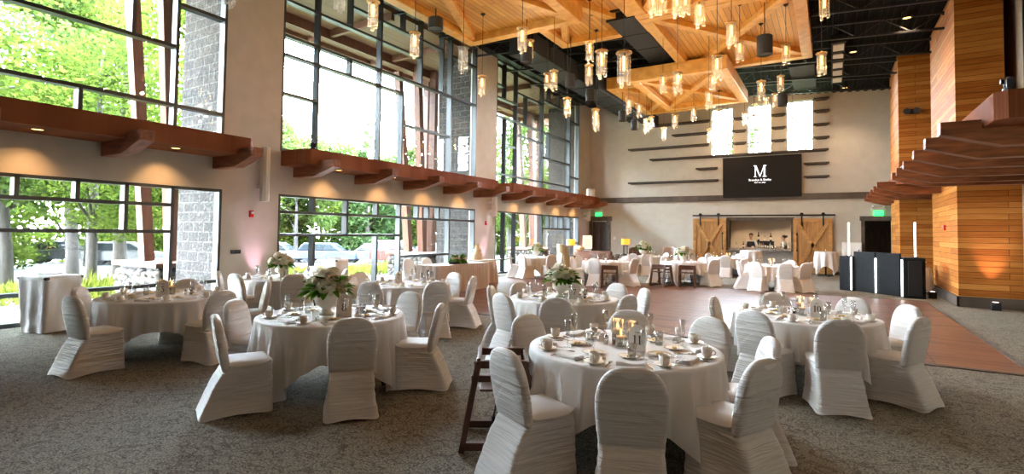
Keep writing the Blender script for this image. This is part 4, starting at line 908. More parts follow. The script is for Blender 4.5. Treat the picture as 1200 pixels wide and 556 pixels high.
# ---------------------------------------------------------------- people
def body_skin(name, mat, verts, edges, parent, radii, sub=2):
    me = bpy.data.meshes.new(name); me.from_pydata(verts, edges, []); me.materials.append(M[mat])
    o = bpy.data.objects.new(name, me); COL.objects.link(o); o.parent = parent
    sk = o.modifiers.new('skin', 'SKIN'); sk.use_smooth_shade = True
    for i, r in enumerate(radii): me.skin_vertices[0].data[i].radius = r if isinstance(r, tuple) else (r, r)
    me.skin_vertices[0].data[0].use_root = True
    sb = o.modifiers.new('sub', 'SUBSURF'); sb.levels = sub; sb.render_levels = sub
    return o
def bartender(lab, x, y, rz, female, work):
    t = tag(empty('person', (x, y, 0), rz), lab, 'person'); k = 1.0 if not female else .96
    V = []; E = []; Rr = []
    def chain(pts, start=None):
        prev = start
        for p, r in pts:
            V.append(tuple(c*k for c in p)); Rr.append(tuple(q*k for q in r) if isinstance(r, tuple) else r*k); i = len(V)-1
            if prev is not None: E.append((prev, i))
            prev = i
        return prev
    root = chain([((0, 0, .95), (.16, .11))])
    ch = chain([((0, .01, 1.12), (.145, .10)), ((0, .01, 1.30), (.17, .11)), ((0, -.01, 1.43), (.13, .085))], root)
    nk = chain([((0, .0, 1.50), .055), ((0, .015, 1.56), .052)], ch)
    hd = chain([((0, .03, 1.62), (.07, .082)), ((0, .035, 1.70), (.078, .095)), ((0, .02, 1.77), (.06, .075))], nk)
    for s in (-1, 1):
        h = chain([((s*.09, 0, .86), .09), ((s*.10, .01, .5), .062), ((s*.10, -.02, .28), .055), ((s*.10, -.02, .08), .04), ((s*.10, .10, .04), .035)], root)
        el = (s*.27, .02, 1.13); wr = (s*.10, .26, 1.12) if work else (s*.20, .27, 1.16)
        w_ = chain([((s*.20, -.01, 1.41), .062), (el, .046), (wr, .032)], ch)
        d = (Vector((s*.02, .34, 1.13)) if work else Vector((s*.18, .36, 1.17)))-Vector(wr); d.normalize(); side = Vector((-d.y, d.x, 0)); up = Vector((0, 0, 1))
        pm = chain([(tuple(Vector(wr)+d*.05), (.036, .02)), (tuple(Vector(wr)+d*.085), (.038, .018))], w_)
        for f in range(4):
            b_ = Vector(wr)+d*.09+side*(f-1.5)*.021; L = (.062, .072, .068, .052)[f]
            chain([(tuple(b_), .010), (tuple(b_+d*L*.5-up*.004), .009), (tuple(b_+d*L*.9-up*.03), .008)], pm)
        th = Vector(wr)+d*.045-side*s*.035
        chain([(tuple(th), .012), (tuple(th+d*.035-side*s*.02), .010), (tuple(th+d*.065-side*s*.018-up*.01), .009)], w_)
    body_skin('body', 'skin', V, E, t, Rr)
    # shirt, vest, trousers
    V = []; E = []; Rr = []
    root = chain([((0, 0, .98), (.172, .122))]); a1 = chain([((0, .01, 1.14), (.16, .112)), ((0, .01, 1.30), (.185, .122)), ((0, -.01, 1.44), (.14, .095)), ((0, 0, 1.50), .066)], root)
    for s in (-1, 1): chain([((s*.20, -.01, 1.41), .075), ((s*.275, .02, 1.14), .058), ((s*.24, .10, 1.13), .05)], a1-1)
    body_skin('shirt', 'shirt', V, E, t, Rr)
    vst = MB(); vst.grid(lambda u, v: ((.205-.02*v*v)*math.cos(2*PI*u)*(1-.25*max(0, v-.75)*4*.3), .012+(.150-.02*v)*math.sin(2*PI*u), .96+.46*v), 26, 6, True)
    vst.v = [tuple(c*k for c in p) for p in vst.v]; vst.f = [f for f in vst.f if True]
    o = vst.build('vest', 'vest', t, smooth=True)
    V = []; E = []; Rr = []
    root = chain([((0, 0, .97), (.172, .122))])
    for s in (-1, 1): chain([((s*.09, 0, .84), .105), ((s*.10, .01, .5), .078), ((s*.10, -.02, .12), .062)], root)
    body_skin('trousers', 'vest', V, E, t, Rr)
    hb = MB(); hb.ball((0, .005*k, 1.745*k), .106*k, 14, 10, (.88, 1.0, .86)); hb.v = [(a, b, c) for a, b, c in hb.v]
    hb.f = [f for f in hb.f if not (sum(hb.v[i][1] for i in f)/4 > .045 and sum(hb.v[i][2] for i in f)/4 < 1.755*k)]
    hb.build('hair', 'hair', t, smooth=True)
    if female: MB().ball((0, -.10, 1.69), .05, 10, 7).build('hair_bun', 'hair', t, smooth=True)
    f = MB()
    for s in (-1, 1): f.ball((s*.031*k, .118*k, 1.70*k), .011, 8, 6)
    f.build('eye', 'ink', t)
    MB().ball((0, .135*k, 1.672*k), .017, 8, 6, (.8, 1, 1.3)).build('nose', 'skin', t, smooth=True)
    MB().ball((0, .118*k, 1.635*k), .02, 8, 6, (1.2, .5, .35)).build('mouth', 'red', t, smooth=True)
    for s in (-1, 1): MB().ball((s*.086*k, .03*k, 1.685*k), .024, 8, 6, (.5, .8, 1.3)).build('ear', 'skin', t, smooth=True)
bartender('person in black vest and rolled sleeves pouring drinks at the bar', -3.33, BY+.62, rad(172), False, True)
bartender('person in white shirt and black vest standing sideways at the bar', -1.88, BY+.62, rad(80), True, False)
# ================================================================ CHAIRS
def make_chair():
    t = empty('banquet_chair')
    # fabric skirt, tight between the seat and the four feet
    def skirt(u, v):
        # u around (0..1), v from seat edge down
        a = 2*PI*u; z = .455*(1-v)
        yb = -.150-.205*v**.85-.01*math.sin(PI*v); yf = .235; hw = .212+.022*v-.012*math.sin(PI*v)
        c, s = math.cos(a), math.sin(a); k = 1/max(abs(c), abs(s)); x, y = c*k, s*k                      # square
        kk = .93+.07*min(1, v*3)
        r2 = 1/((abs(x)**9+abs(y)**9)**(1/9)); x *= r2*kk/.93*.965; y *= r2*kk/.93*.965
        bow = .035*math.sin(PI*min(v, 1))
        X = x*(hw-bow*(1-y*y)*(abs(x) > .5)); m = (yf+yb)/2; h = (yf-yb)/2; Y = m+y*(h-bow*.6*(1-x*x))
        z += .028*v*v*(1-abs(x*y)**1.5)                                                                     # hem lifts between the feet
        wr = .0032*math.sin(z*95+3*x+2*math.sin(7*x+3*y))+.0028*math.sin(z*61-5*y+1.5*math.sin(9*y))
        g = (1-.6*v)*(1-abs(y)**8*.5)
        return (X+x*wr*g, Y+y*wr*g, max(z, .004))
    MB().grid(skirt, 64, 26, True).build('skirt', 'spandex', t, smooth=True)
    def seat(u, v):
        a = 2*PI*u; r = 1-v; c, s = math.cos(a), math.sin(a); k = 1/max(abs(c), abs(s)); x, y = c*k, s*k
        q = 1/((abs(x)**6+abs(y)**6)**(1/6)); x *= q*r; y *= q*r
        return (x*.217, .025+y*.217, .452+.045*(1-max(abs(x), abs(y))**4)**.6)
    MB().grid(seat, 40, 9, True).build('seat', 'spandex_s', t, smooth=True)
    # rounded back, leaning a little
    def outline(q):
        # half outline from the lower corner to the top centre
        zb, zt, w = .40, .905, .222
        if q < .45: s = q/.45; return (w*(.90+.10*math.sin(s*PI/2)), zb+(.66-zb)*s)
        s = (q-.45)/.55*PI/2
        return (w*math.cos(s)**.72 if s < PI/2-1e-6 else 0, .66+(zt-.66)*math.sin(s)**.92)
    N = 22
    left = [outline(i/N) for i in range(N+1)]; pts = [(x, z) for x, z in left]+[(-x, z) for x, z in reversed(left[:-1])]
    def yc(z): return -.155-.09*max(0, (z-.42)/.48)
    m = MB(); th = .036; n = len(pts); rings = []
    def ring(sc, off):
        b = len(m.v)
        for x, z in pts:
            zz = .66+(z-.66)*sc; m.v.append((x*sc, yc(zz)+off(zz, x*sc), zz))
        return b
    w1 = lambda z, x: .0030*math.sin(z*70+6*abs(x)*8+math.sin(x*25))
    order = [(.02, lambda z, x: th), (.5, lambda z, x: th+.001*math.sin(z*80)), (.88, lambda z, x: th), (.97, lambda z, x: th*.72), (1.0, lambda z, x: 0), (.97, lambda z, x: -th*.72), (.88, lambda z, x: -th+w1(z, x)), (.66, lambda z, x: -th-.004+w1(z, x)), (.4, lambda z, x: -th-.005+w1(z, x)), (.2, lambda z, x: -th-.006+w1(z, x)), (.02, lambda z, x: -th-.006)]
    bs = [ring(*o_) for o_ in order]
    for b0, b1 in zip(bs, bs[1:]): m.f += [(b0+i, b0+(i+1) % n, b1+(i+1) % n, b1+i) for i in range(n)]
    m.f += [tuple(bs[0]+i for i in range(n)), tuple(bs[-1]+i for i in range(n))]
    bk = m.build('backrest', 'spandex', t, smooth=True)
    # hand hole near the back's top; light through its fabric painted as paler colour
    h = MB()
    def hole(u, v):
        a = PI*u; x = .070*math.cos(a)*v; z = .874-.036*math.sin(a)*v
        return (x, yc(z)-th-.0075, z)
    h.grid(hole, 14, 3); h.build('hand_hole', 'spandex_h', bk, smooth=True, label='thin fabric over the hand hole, coloured paler for light coming through')
    return reg(t)
CH = make_chair(); first_chair = [True]
def chair(x, y, face, label, grp):
    """x, y: middle of the top of the back; face: heading the sitter looks along, degrees"""
    o = CH if first_chair[0] else dup(CH); first_chair[0] = False
    a = rad(face); o.location = (x+.243*math.cos(a), y+.243*math.sin(a), .012 if (9.0 < y < 17.6 and x < 2.1 and x > -10.4) else 0); o.rotation_euler = (0, 0, a-PI/2)
    tag(o, label, 'chair', grp); return o
TB_ = {  # centre, phrase, chairs (top of back x, y, angle about the table)
 'eleven': ((-1.48, 4.25), 'candlelit table eleven', [(-1.02, 3.09, -69), (-1.92, 3.08, -117), (-.37, 3.8, -26), (-.4, 4.62, 22), (-1.0, 5.4, 67), (-1.81, 5.36, 107), (-2.54, 4.47, 163)]),
 'eight': ((-4.75, 3.98), 'flower table eight', [(-3.72, 3.36, -40), (-4.86, 2.74, -115), (-3.7, 4.59, 30), (-5.76, 3.46, -153), (-4.72, 5.23, 88)]),
 'ten': ((-.27, 7.2), 'candlelit table ten', [(.08, 6.01, -74), (.78, 6.71, -28), (-.72, 6.17, -116), (.8, 7.84, 31), (.26, 8.33, 65), (-.68, 8.32, 110), (-1.31, 7.22, 179)]),
 'five': ((-7.85, 3.72), 'candlelit table five', [(-7.44, 2.54, -85), (-8.52, 2.98, -132), (-6.66, 3.85, 6), (-8.6, 4.39, 138), (-7.27, 4.89, 63)]),
 'seven': ((-3.33, 6.97), 'flower table seven', [(-2.88, 5.81, -69), (-3.69, 5.83, -112), (-4.35, 6.56, -158), (-4.28, 7.3, 161), (-2.94, 8.15, 72), (-2.26, 6.7, -14), (-2.35, 7.7, 37), (-3.72, 8.15, 108)]),
 'one': ((-9.15, 6.45), 'flower table one', [(-8.24, 6.04, -30), (-9.03, 5.41, -88), (-9.78, 5.54, -125), (-9.67, 7.58, 115), (-8.5, 7.45, 57)]),
 'sunlit': ((-6.5, 7.05), 'the table by the cake', [(-5.36, 6.54, -30), (-6.3, 8.23, 80), (-5.5, 7.74, 20), (-6.14, 5.85, -73), (-7.66, 7.05, -178), (-7.38, 6.58, -152)]),
 'window': ((-9.7, 17.8), 'flower table by far windows', [(-10.38, 16.91, -150), (-9.72, 16.68, -110), (-8.74, 17.23, -31), (-9.14, 18.77, 60)]),
 'sofa': ((-6.5, 16.8), 'table by brown sofa', [(-7.52, 16.33, -170), (-7.6, 17.03, 168), (-6.46, 15.68, -88), (-6.17, 17.87, 73), (-5.41, 16.56, -12)]),
 'wall': ((-6.85, 22.2), 'flower table at back wall', [(-6.41, 21.17, -67), (-6.96, 21.08, -95), (-6.11, 23.04, 49)]),
 'highs': ((-4.36, 18.7), 'flower table with high chairs', [(-5.43, 18.38, -170), (-5.21, 19.42, 140), (-3.92, 19.73, 67), (-3.29, 18.35, -40), (-3.26, 18.89, -5)]),
 'bar': ((-3.7, 23.6), 'candle table by the bar', [(-3.61, 22.48, -86), (-3.41, 24.68, 75), (-4.6, 24.3, 142)]),
 'floor': ((-1.62, 18.75), 'candle table by dance floor', [(-2.55, 18.13, -165), (-2.52, 19.42, 143), (-1.98, 17.69, -105), (-1.14, 17.74, -72), (-1.12, 19.75, 64), (-.62, 18.24, -45), (-.51, 18.86, -10)]),
}
def order_cw(c, angs):
    """ordinals clockwise from the one nearest the camera"""
    a0 = math.degrees(math.atan2(-c[1], -c[0]))
    near = min(range(len(angs)), key=lambda i: abs((angs[i]-a0+180) % 360-180))
    idx = sorted(range(len(angs)), key=lambda i: (angs[near]-angs[i]) % 360)
    return {i: k for k, i in enumerate(idx)}
for key, (c, ph, chs) in TB_.items():
    od = order_cw(c, [math.degrees(math.atan2(y-c[1], x-c[0])) for x, y, a in chs])
    for i, (x, y, a) in enumerate(chs):
        chair(x, y, a+180, 'white covered chair at %s, %s' % (ph, 'nearest the camera' if od[i] == 0 else ordw(od[i])+' clockwise from the nearest'), 'chairs at '+ph)
chair(-10.35, 11.3, 0, 'white covered chair behind the near end of the blush skirted table', 'chairs behind the skirted table')
chair(-10.35, 12.1, 0, 'white covered chair behind the middle of the blush skirted table', 'chairs behind the skirted table')

# ================================================================ TABLES AND CLOTHS
TZ = .76; TR = .762
def table_proto():
    t = empty('round_table')
    MB().lathe([(0, .72), (TR-.02, .72), (TR-.01, .735), (TR-.012, .752), (0, .752)], 48).build('tabletop', 'greydk', t)
    for sx in (-1, 1):
        for sy in (-1, 1):
            MB().tube([(sx*.42, sy*.34, .72), (sx*.45, sy*.36, .36), (sx*.52, sy*.36, .02)], .016, 8).build('leg', 'black', t)
    MB().box(-.46, .46, -.03, .03, .68, .72).build('brace', 'black', t)
    return reg(t)
TP = table_proto(); first_t = [True]
def cloth_mesh(seed, rot, half=1.13, R=TR+.008, nf=15):
    r = random.Random(seed); ph = [r.uniform(0, 6.28) for _ in range(6)]
    def fn(u, v):
        a = 2*PI*u; ca, sa = abs(math.cos(a-rot)), abs(math.sin(a-rot))
        L = min(half/max(ca, sa)-R, .748)
        fold = math.sin(nf*a+ph[0]+1.3*math.sin(2*a+ph[1])); fold = .55*(1-2*abs(fold)**.8)+.28*math.sin((nf-4)*a+ph[3])+.25*math.sin((nf+9)*a+ph[2])
        if v < .35:
            q = v/.35; rr = R*q; return (rr*math.cos(a), rr*math.sin(a), .0)
        if v < .42:
            q = (v-.35)/.07; return ((R+.012*math.sin(q*PI/2))*math.cos(a), (R+.012*math.sin(q*PI/2))*math.sin(a), -.014*(1-math.cos(q*PI/2)))
        q = (v-.42)/.58; d = .014+(L-.014)*q
        flare = .012+.05*d+(.042+.13*d)*fold*min(1, d*3.2)+.02*d*math.sin(4*(a-rot)+PI/2)
        rr = R+flare
        return (rr*math.cos(a), rr*math.sin(a), -d)
    return MB().grid(fn, 220, 30, True)
ROT = {'eleven': .35, 'eight': .95, 'ten': .2, 'five': 1.05, 'seven': .6, 'one': .3, 'sunlit': .8, 'window': .1, 'sofa': .9, 'wall': .5, 'highs': .75, 'bar': .2, 'floor': .45}
for i, (key, (c, ph, chs)) in enumerate(TB_.items()):
    fz = .012 if 9.0 < c[1] < 17.6 else 0
    o = TP if first_t[0] else dup(TP); first_t[0] = False
    o.location = (c[0], c[1], fz); o.rotation_euler = (0, 0, ROT[key]); tag(o, 'round folding table under the white cloth, '+ph, 'table', 'round banquet tables')
    o = cloth_mesh(i+1, ROT[key]).build('tablecloth', 'linen', None, (c[0], c[1], .758+fz), smooth=True)
    tag(o, 'white square cloth hanging in points over '+ph, 'tablecloth', 'white square tablecloths')

# ================================================================ TABLE SETTINGS
def fix(name, mb, mat, smooth=True): return mb.mesh(name, mat, smooth)
ME = {}
ME['napkin'] = fix('napkin', MB().grid(lambda u, v: ((u-.5)*.20, (v-.5)*.115, .004+.026*(1-(2*v-1)**6)**.5*(.8+.2*math.cos(5*u))), 10, 10).grid(lambda u, v: ((u-.5)*.20, (v-.5)*.115, .001), 2, 2), 'napkin')
ME['saucer'] = fix('saucer', MB().lathe([(0, .004), (.042, .004), (.05, .008), (.076, .019), (.077, .021), (.048, .012), (0, .008)], 24), 'china')
cupm = MB().lathe([(.024, 0), (.026, .004), (.034, .012), (.039, .035), (.041, .072), (.0385, .072), (.036, .035), (.03, .012), (0, .008)], 22)
ME['cup_body'] = fix('cup_body', cupm, 'china')
ME['cup_handle'] = fix('cup_handle', MB().tube([(.037, 0, .058), (.055, 0, .062), (.066, 0, .047), (.060, 0, .028), (.037, 0, .020)], .0052, 7), 'china')
ME['plate_body'] = fix('plate_body', MB().lathe([(0, .003), (.05, .003), (.06, .007), (.083, .014), (.084, .016), (.058, .010), (0, .007)], 26), 'china')
ME['plate_rim'] = fix('plate_rim', MB().lathe([(.0795, .0155), (.0845, .0175), (.0848, .0155)], 26), 'goldrim')
ME['butter'] = fix('butter', MB().ball((.012, 0, .016), .022, 9, 6, (1.2, .9, .55)).ball((-.02, .012, .014), .015, 8, 5, (1, 1, .6)), 'butter')
ME['flute'] = fix('flute', MB().lathe([(.032, .001), (.030, .004), (.006, .010), (.0035, .02), (.0035, .085), (.010, .10), (.021, .13), (.0255, .17), (.0235, .225), (.0222, .225), (.0235, .17), (.019, .132), (.0, .11)], 18), 'crystal')
ME['tumbler'] = fix('tumbler', MB().lathe([(0, 0), (.03, 0), (.037, .115), (.0352, .115), (.0285, .012), (0, .012)], 18), 'crystal')
def flat(poly, t=.0022): return MB().prism(poly, lambda u, v, q: (u, v, q), .001, .001+t)
ME['fork'] = fix('fork', flat([(-.004, -.10), (.004, -.10), (.0025, .03), (.011, .045), (.011, .095), (.008, .095), (.0075, .06), (.0015, .06), (.0015, .095), (-.0015, .095), (-.0015, .06), (-.0075, .06), (-.008, .095), (-.011, .095), (-.011, .045), (-.0025, .03)]), 'steel', False)
ME['knife'] = fix('knife', flat([(-.0055, -.105), (.0055, -.105), (.0045, .0), (.009, .01), (.008, .085), (.002, .11), (-.004, .0)]), 'steel', False)
ME['spoon'] = fix('spoon', flat([(-.004, -.09), (.004, -.09), (.0025, .03), (.012, .048), (.015, .068), (.010, .088), (0, .094), (-.010, .088), (-.015, .068), (-.012, .048), (-.0025, .03)]), 'steel', False)
def put(name, parts, loc, rz, label, cat, grp):
    if len(parts) == 1:
        o = bpy.data.objects.new(name, ME[parts[0]]); COL.objects.link(o); o.location = loc; o.rotation_euler = (0, 0, rz)
    else:
        o = empty(name, loc, rz)
        for p in parts:
            k = bpy.data.objects.new({'cup_body': 'body', 'cup_handle': 'handle', 'plate_body': 'dish', 'plate_rim': 'gold_rim', 'butter': 'butter_pat'}[p], ME[p]); COL.objects.link(k); k.parent = o
    return tag(o, label, cat, grp)
def setting(c, ph, ang, odw, lvl, zf, rnd):
    a = rad(ang)
    def at(r, off, dz=0): return (c[0]+r*math.cos(a+off), c[1]+r*math.sin(a+off), .7595+zf+dz)
    w = 'setting nearest the camera' if odw == 0 else ordw(odw)+' setting clockwise from nearest'
    j = lambda s: rnd.uniform(-s, s)
    put('napkin', ['napkin'], at(.60+j(.03), j(.05)), a+PI/2+j(.25), 'folded white napkin at %s, %s' % (ph, w), 'napkin', 'napkins on '+ph)
    p = at(.655+j(.02), .36+j(.05))
    if lvl < 3: put('saucer', ['saucer'], p, 0, 'cream saucer at %s, %s' % (ph, w), 'saucer', 'saucers on '+ph)
    put('coffee_cup', ['cup_body', 'cup_handle'] if lvl < 3 else ['cup_body'], (p[0], p[1], p[2]+(.010 if lvl < 3 else 0)), a+j(1.5), 'cream coffee cup at %s, %s' % (ph, w), 'cup', 'cups on '+ph)
    put('champagne_flute', ['flute'], at(.50+j(.04), .23+j(.05)), 0, 'clear champagne flute at %s, %s' % (ph, w), 'glass', 'flutes on '+ph)
    if lvl < 3: put('bread_plate', ['plate_body', 'plate_rim', 'butter'], at(.39+j(.03), j(.08)), j(3), 'gold rimmed butter plate at %s, %s' % (ph, w), 'plate', 'bread plates on '+ph)
    if lvl < 2:
        put('dinner_fork', ['fork'], at(.63+j(.03), -.21+j(.03)), a+PI/2+j(.3), 'steel dinner fork at %s, %s' % (ph, w), 'fork', 'forks on '+ph)
        put('dinner_knife', ['knife'], at(.62+j(.03), .20+j(.03)), a+PI/2+j(.3), 'steel dinner knife at %s, %s' % (ph, w), 'knife', 'knives on '+ph)
        put('teaspoon', ['spoon'], at(.52+j(.03), .42+j(.05)), a+PI/2+j(.8), 'steel teaspoon at %s, %s' % (ph, w), 'spoon', 'spoons on '+ph)
SET = {'eleven': (1, -22, 8), 'ten': (1, -28, 8), 'eight': (1, -36, 7), 'seven': (1, -20, 8), 'five': (2, 0, 8), 'one': (2, -30, 8), 'sunlit': (2, -28, 8), 'window': (3, 10, 6), 'sofa': (3, 0, 8), 'wall': (3, 0, 6), 'highs': (3, 15, 8), 'bar': (3, 0, 6), 'floor': (3, -15, 8)}
for key, (lvl, a0, n) in SET.items():
    c, ph, _ = TB_[key]; zf = .012 if 9.0 < c[1] < 17.6 else 0; rnd = random.Random(key)
    angs = [a0+360*k/n for k in range(n)]; od = order_cw(c, angs)
    for k, a in enumerate(angs): setting(c, ph, a, od[k], lvl, zf, rnd)
    if lvl <= 2 or key == 'sofa':
        for k, (r, a) in enumerate(((.33, .8), (.28, 3.6), (.42, 5.2))[: 2 if lvl > 1 else 3]):
            put('water_tumbler', ['tumbler'], (c[0]+r*math.cos(a), c[1]+r*math.sin(a), .7595+zf), 0, 'clear tumbler near the middle of '+ph, 'glass', 'tumblers on '+ph)

# salt, pepper, sugar caddies
def shaker(c, ph, dx, dy, what):
    t = tag(empty('shaker', (c[0]+dx, c[1]+dy, .7595)), 'glass %s shaker with steel cap on %s' % (what, ph), 'shaker')
    MB().lathe([(0, 0), (.019, 0), (.021, .01), (.017, .055), (.015, .058), (0, .058)], 14).build('glass_body', 'crystal', t, smooth=True)
    MB().lathe([(0, .004), (.015, .004), (.0145, .035), (0, .035)], 12).build('filling', 'napkin' if what == 'salt' else 'greydk', t)
    MB().lathe([(.0165, .055), (.017, .068), (.012, .077), (0, .079)], 14).build('cap', 'steel', t, smooth=True)
def caddy(c, ph, dx, dy):
    t = tag(empty('sugar_caddy', (c[0]+dx, c[1]+dy, .7595)), 'square china sugar caddy with packets on '+ph, 'caddy')
    m = MB(); m.box(-.035, .035, -.025, .025, 0, .006)
    for s in (-1, 1): m.box(s*.035-.002, s*.035+.002, -.025, .025, 0, .05); m.box(-.035, .035, s*.025-.002, s*.025+.002, 0, .05)
    m.build('dish', 'china', t)
    for i, mt in enumerate(('napkin', 'blue', 'petal2', 'napkin')):
        MB().box(-.026, .026, -.017+.010*i, -.013+.010*i, .006, .066).build('sugar_packet', mt, t)
for key, dx, dy in (('eleven', -.16, .02), ('ten', -.17, .0), ('eight', .22, .16), ('seven', .27, -.05), ('five', .14, .2)):
    c, ph, _ = TB_[key]; shaker(c, ph, dx, dy, 'salt'); shaker(c, ph, dx+.055, dy+.05, 'pepper'); caddy(c, ph, dx-.06, dy+.10)

# floating candles in tall cylinder vases
def candle_vase(c, ph, dx, dy, h, lab, zf=0):
    t = tag(empty('candle_vase', (c[0]+dx, c[1]+dy, .7595+zf)), lab+' on '+ph, 'candle vase')
    r = .048
    MB().lathe([(0, 0), (r, 0), (r, h), (r-.003, h), (r-.003, .012), (0, .012)], 24).build('glass_cylinder', 'crystal', t, smooth=False)
    MB().lathe([(0, .013), (r-.004, .013), (r-.004, h*.55), (0, h*.55)], 20).build('water', 'water', t)
    fc_ = MB().lathe([(0, h*.50), (.030, h*.52), (.039, h*.55), (.040, h*.62), (.034, h*.64), (0, h*.625)], 20)
    fc_ = fc_.build('floating_candle', 'wax', t, smooth=True)
    MB().lathe([(0, h*.64), (.007, h*.64+.012), (.009, h*.64+.022), (.004, h*.64+.042), (0, h*.64+.055)], 10).build('flame', 'flame', fc_, smooth=True)
    point((c[0]+dx, c[1]+dy, .7595+zf+h*.64+.06), .22, (1, .55, .2), .02)
for key in ('eleven', 'ten', 'five', 'floor', 'bar'):
    c, ph, _ = TB_[key]; cn = Vector((c[0], c[1], 0)).normalized(); rt = Vector((cn.y, -cn.x, 0))
    for (f, s, h, lab) in ((.06, -.05, .22, 'tall glass vase with lit floating candle, left one'), (.10, .075, .20, 'glass vase with lit floating candle, right one'), (-.04, -.02, .15, 'short glass vase with lit floating candle, front one')):
        d = cn*f+rt*s; candle_vase(c, ph, d.x, d.y, h, lab)

# table number cards with serif figures
def ring_poly(m, cx, cz, rx, rz, ix, iz, y0, y1, a0=0, a1=360, n=28):
    for i in range(n):
        p, q = rad(a0+(a1-a0)*i/n), rad(a0+(a1-a0)*(i+1)/n)
        quad = [(cx+rx*math.cos(p), cz+rz*math.sin(p)), (cx+rx*math.cos(q), cz+rz*math.sin(q)), (cx+ix*math.cos(q), cz+iz*math.sin(q)), (cx+ix*math.cos(p), cz+iz*math.sin(p))]
        m.prism(quad, lambda u, v, t: (u, t, v), y0, y1)
def figure(m, ch, cx, cz, h, y0, y1):
    def q(pts): m.prism(pts, lambda u, v, t: (cx+u, t, cz+v), y0, y1)
    def bx(x0, x1, z0, z1): q([(x0, z0), (x1, z0), (x1, z1), (x0, z1)])
    if ch == '1':
        bx(-h*.075, h*.075, 0, h); bx(-h*.17, h*.17, 0, h*.05); q([(-h*.075, h), (-h*.18, h*.90), (-h*.18, h*.86), (-h*.075, h*.92)])
    elif ch == '0': ring_poly(m, cx, cz+h/2, h*.29, h*.5, h*.14, h*.46, y0, y1)
    elif ch == '8': ring_poly(m, cx, cz+h*.755, h*.23, h*.245, h*.11, h*.20, y0, y1); ring_poly(m, cx, cz+h*.27, h*.28, h*.27, h*.15, h*.22, y0, y1)
    elif ch == '5':
        bx(-h*.2, -h*.15, h*.50, h); bx(-h*.2, h*.22, h*.89, h); ring_poly(m, cx-h*.03, cz+h*.31, h*.29, h*.31, h*.15, h*.26, y0, y1, -150, 130)
    elif ch == '7':
        bx(-h*.26, h*.26, h*.89, h); bx(-h*.26, -h*.22, h*.80, h*.9); q([(h*.18, h*.9), (h*.26, h*.9), (h*.02, 0), (-h*.11, 0)])
def card(c, ph, dx, dy, face, num, lab, sc=1.0):
    t = tag(empty('table_number_card', (c[0]+dx, c[1]+dy, .7595), rad(face)), lab+' on '+ph, 'sign')
    w, hb, ht = .050*sc, .105*sc, .155*sc; pts = [(-w, 0), (w, 0), (w, hb)]
    for i in range(1, 14):
        a = PI*i/14; pts.append((w*math.cos(a), hb+(ht-hb)*math.sin(a)))
    pts.append((-w, hb))
    cd_ = MB().prism(pts, lambda u, v, q: (u, q, v), -.004, .004).build('card', 'card', t)
    MB().box(-w*.9, w*.9, -.018, .018, 0, .012).build('base', 'card', t)
    m = MB(); h = .052*sc; n = len(num)
    for i, ch in enumerate(num): figure(m, ch, (i-(n-1)/2)*.030*sc, .042*sc, h, -.0055, -.004)
    m.build('numeral', 'ink', cd_)
    text('TABLE', .010*sc, cd_, (0, -.0052, .113*sc), 'ink', 'caption')
# local -y is the printed side; face = heading of the card
card(TB_['eleven'][0], TB_['eleven'][1], .15, -.10, 0, '11', 'arched white card printed 11', 1.35)
card(TB_['eight'][0], TB_['eight'][1], .26, -.06, 40, '8', 'arched white card printed 8', 1.6)
card(TB_['ten'][0], TB_['ten'][1], .13, -.08, 6, '10', 'arched white card printed 10', 1.4)
card(TB_['five'][0], TB_['five'][1], .08, -.07, 52, '5', 'arched white card printed 5', 1.5)
card(TB_['seven'][0], TB_['seven'][1], .2, -.08, 20, '7', 'arched white card printed 7', 1.5)
card(TB_['one'][0], TB_['one'][1], .22, -.12, 45, '1', 'arched white card printed 1', 1.5)
card(TB_['sunlit'][0], TB_['sunlit'][1], -.05, -.12, 75, '2', 'arched white card seen nearly edge on', 1.4)

# ================================================================ FLOWERS
def bloom(m, c, r, seed, n=70, ps=.022):
    rr = random.Random(seed); c = Vector(c)
    m.ball(c, r*.80, 10, 7)
    for i in range(n):
        z = 1-2*(i+.5)/n; a = i*2.39996; d = Vector((math.sqrt(1-z*z)*math.cos(a), math.sqrt(1-z*z)*math.sin(a), z))
        if d.z < -.65: continue
        p = c+d*r*(.93+.10*rr.random()); u = d.orthogonal().normalized(); w_ = d.cross(u); k = rr.uniform(0, 1.5)
        for q in range(4):
            al = k+q*PI/2; e = (u*math.cos(al)+w_*math.sin(al))*ps; f = (u*math.cos(al+1.57)+w_*math.sin(al+1.57))*ps*.6
            m.add([p, p+e*.6+f+d*ps*.25, p+e*1.15+d*ps*.15, p+e*.6-f+d*ps*.25], [(0, 1, 2, 3)])
def rose(m, c, r, seed):
    rr = random.Random(seed); c = Vector(c)
    for lay, (k, n, tilt) in enumerate(((.35, 3, .2), (.6, 5, .5), (.85, 6, .85), (1.05, 7, 1.15))):
        for i in range(n):
            a = 2*PI*i/n+lay*.7+rr.uniform(-.15, .15); o = Vector((math.cos(a), math.sin(a), 0)); s = Vector((-o.y, o.x, 0))
            def pt(u, v): return c+o*(r*k*(.35+.65*v*math.sin(tilt+.5)))+s*((u-.5)*r*1.25*k*(.6+.4*math.sin(PI*min(v+.2, 1))))+Vector((0, 0, r*(-.3+1.0*v*math.cos(tilt*.8)-.25*(2*u-1)**2)))
            m.grid(pt, 3, 3)
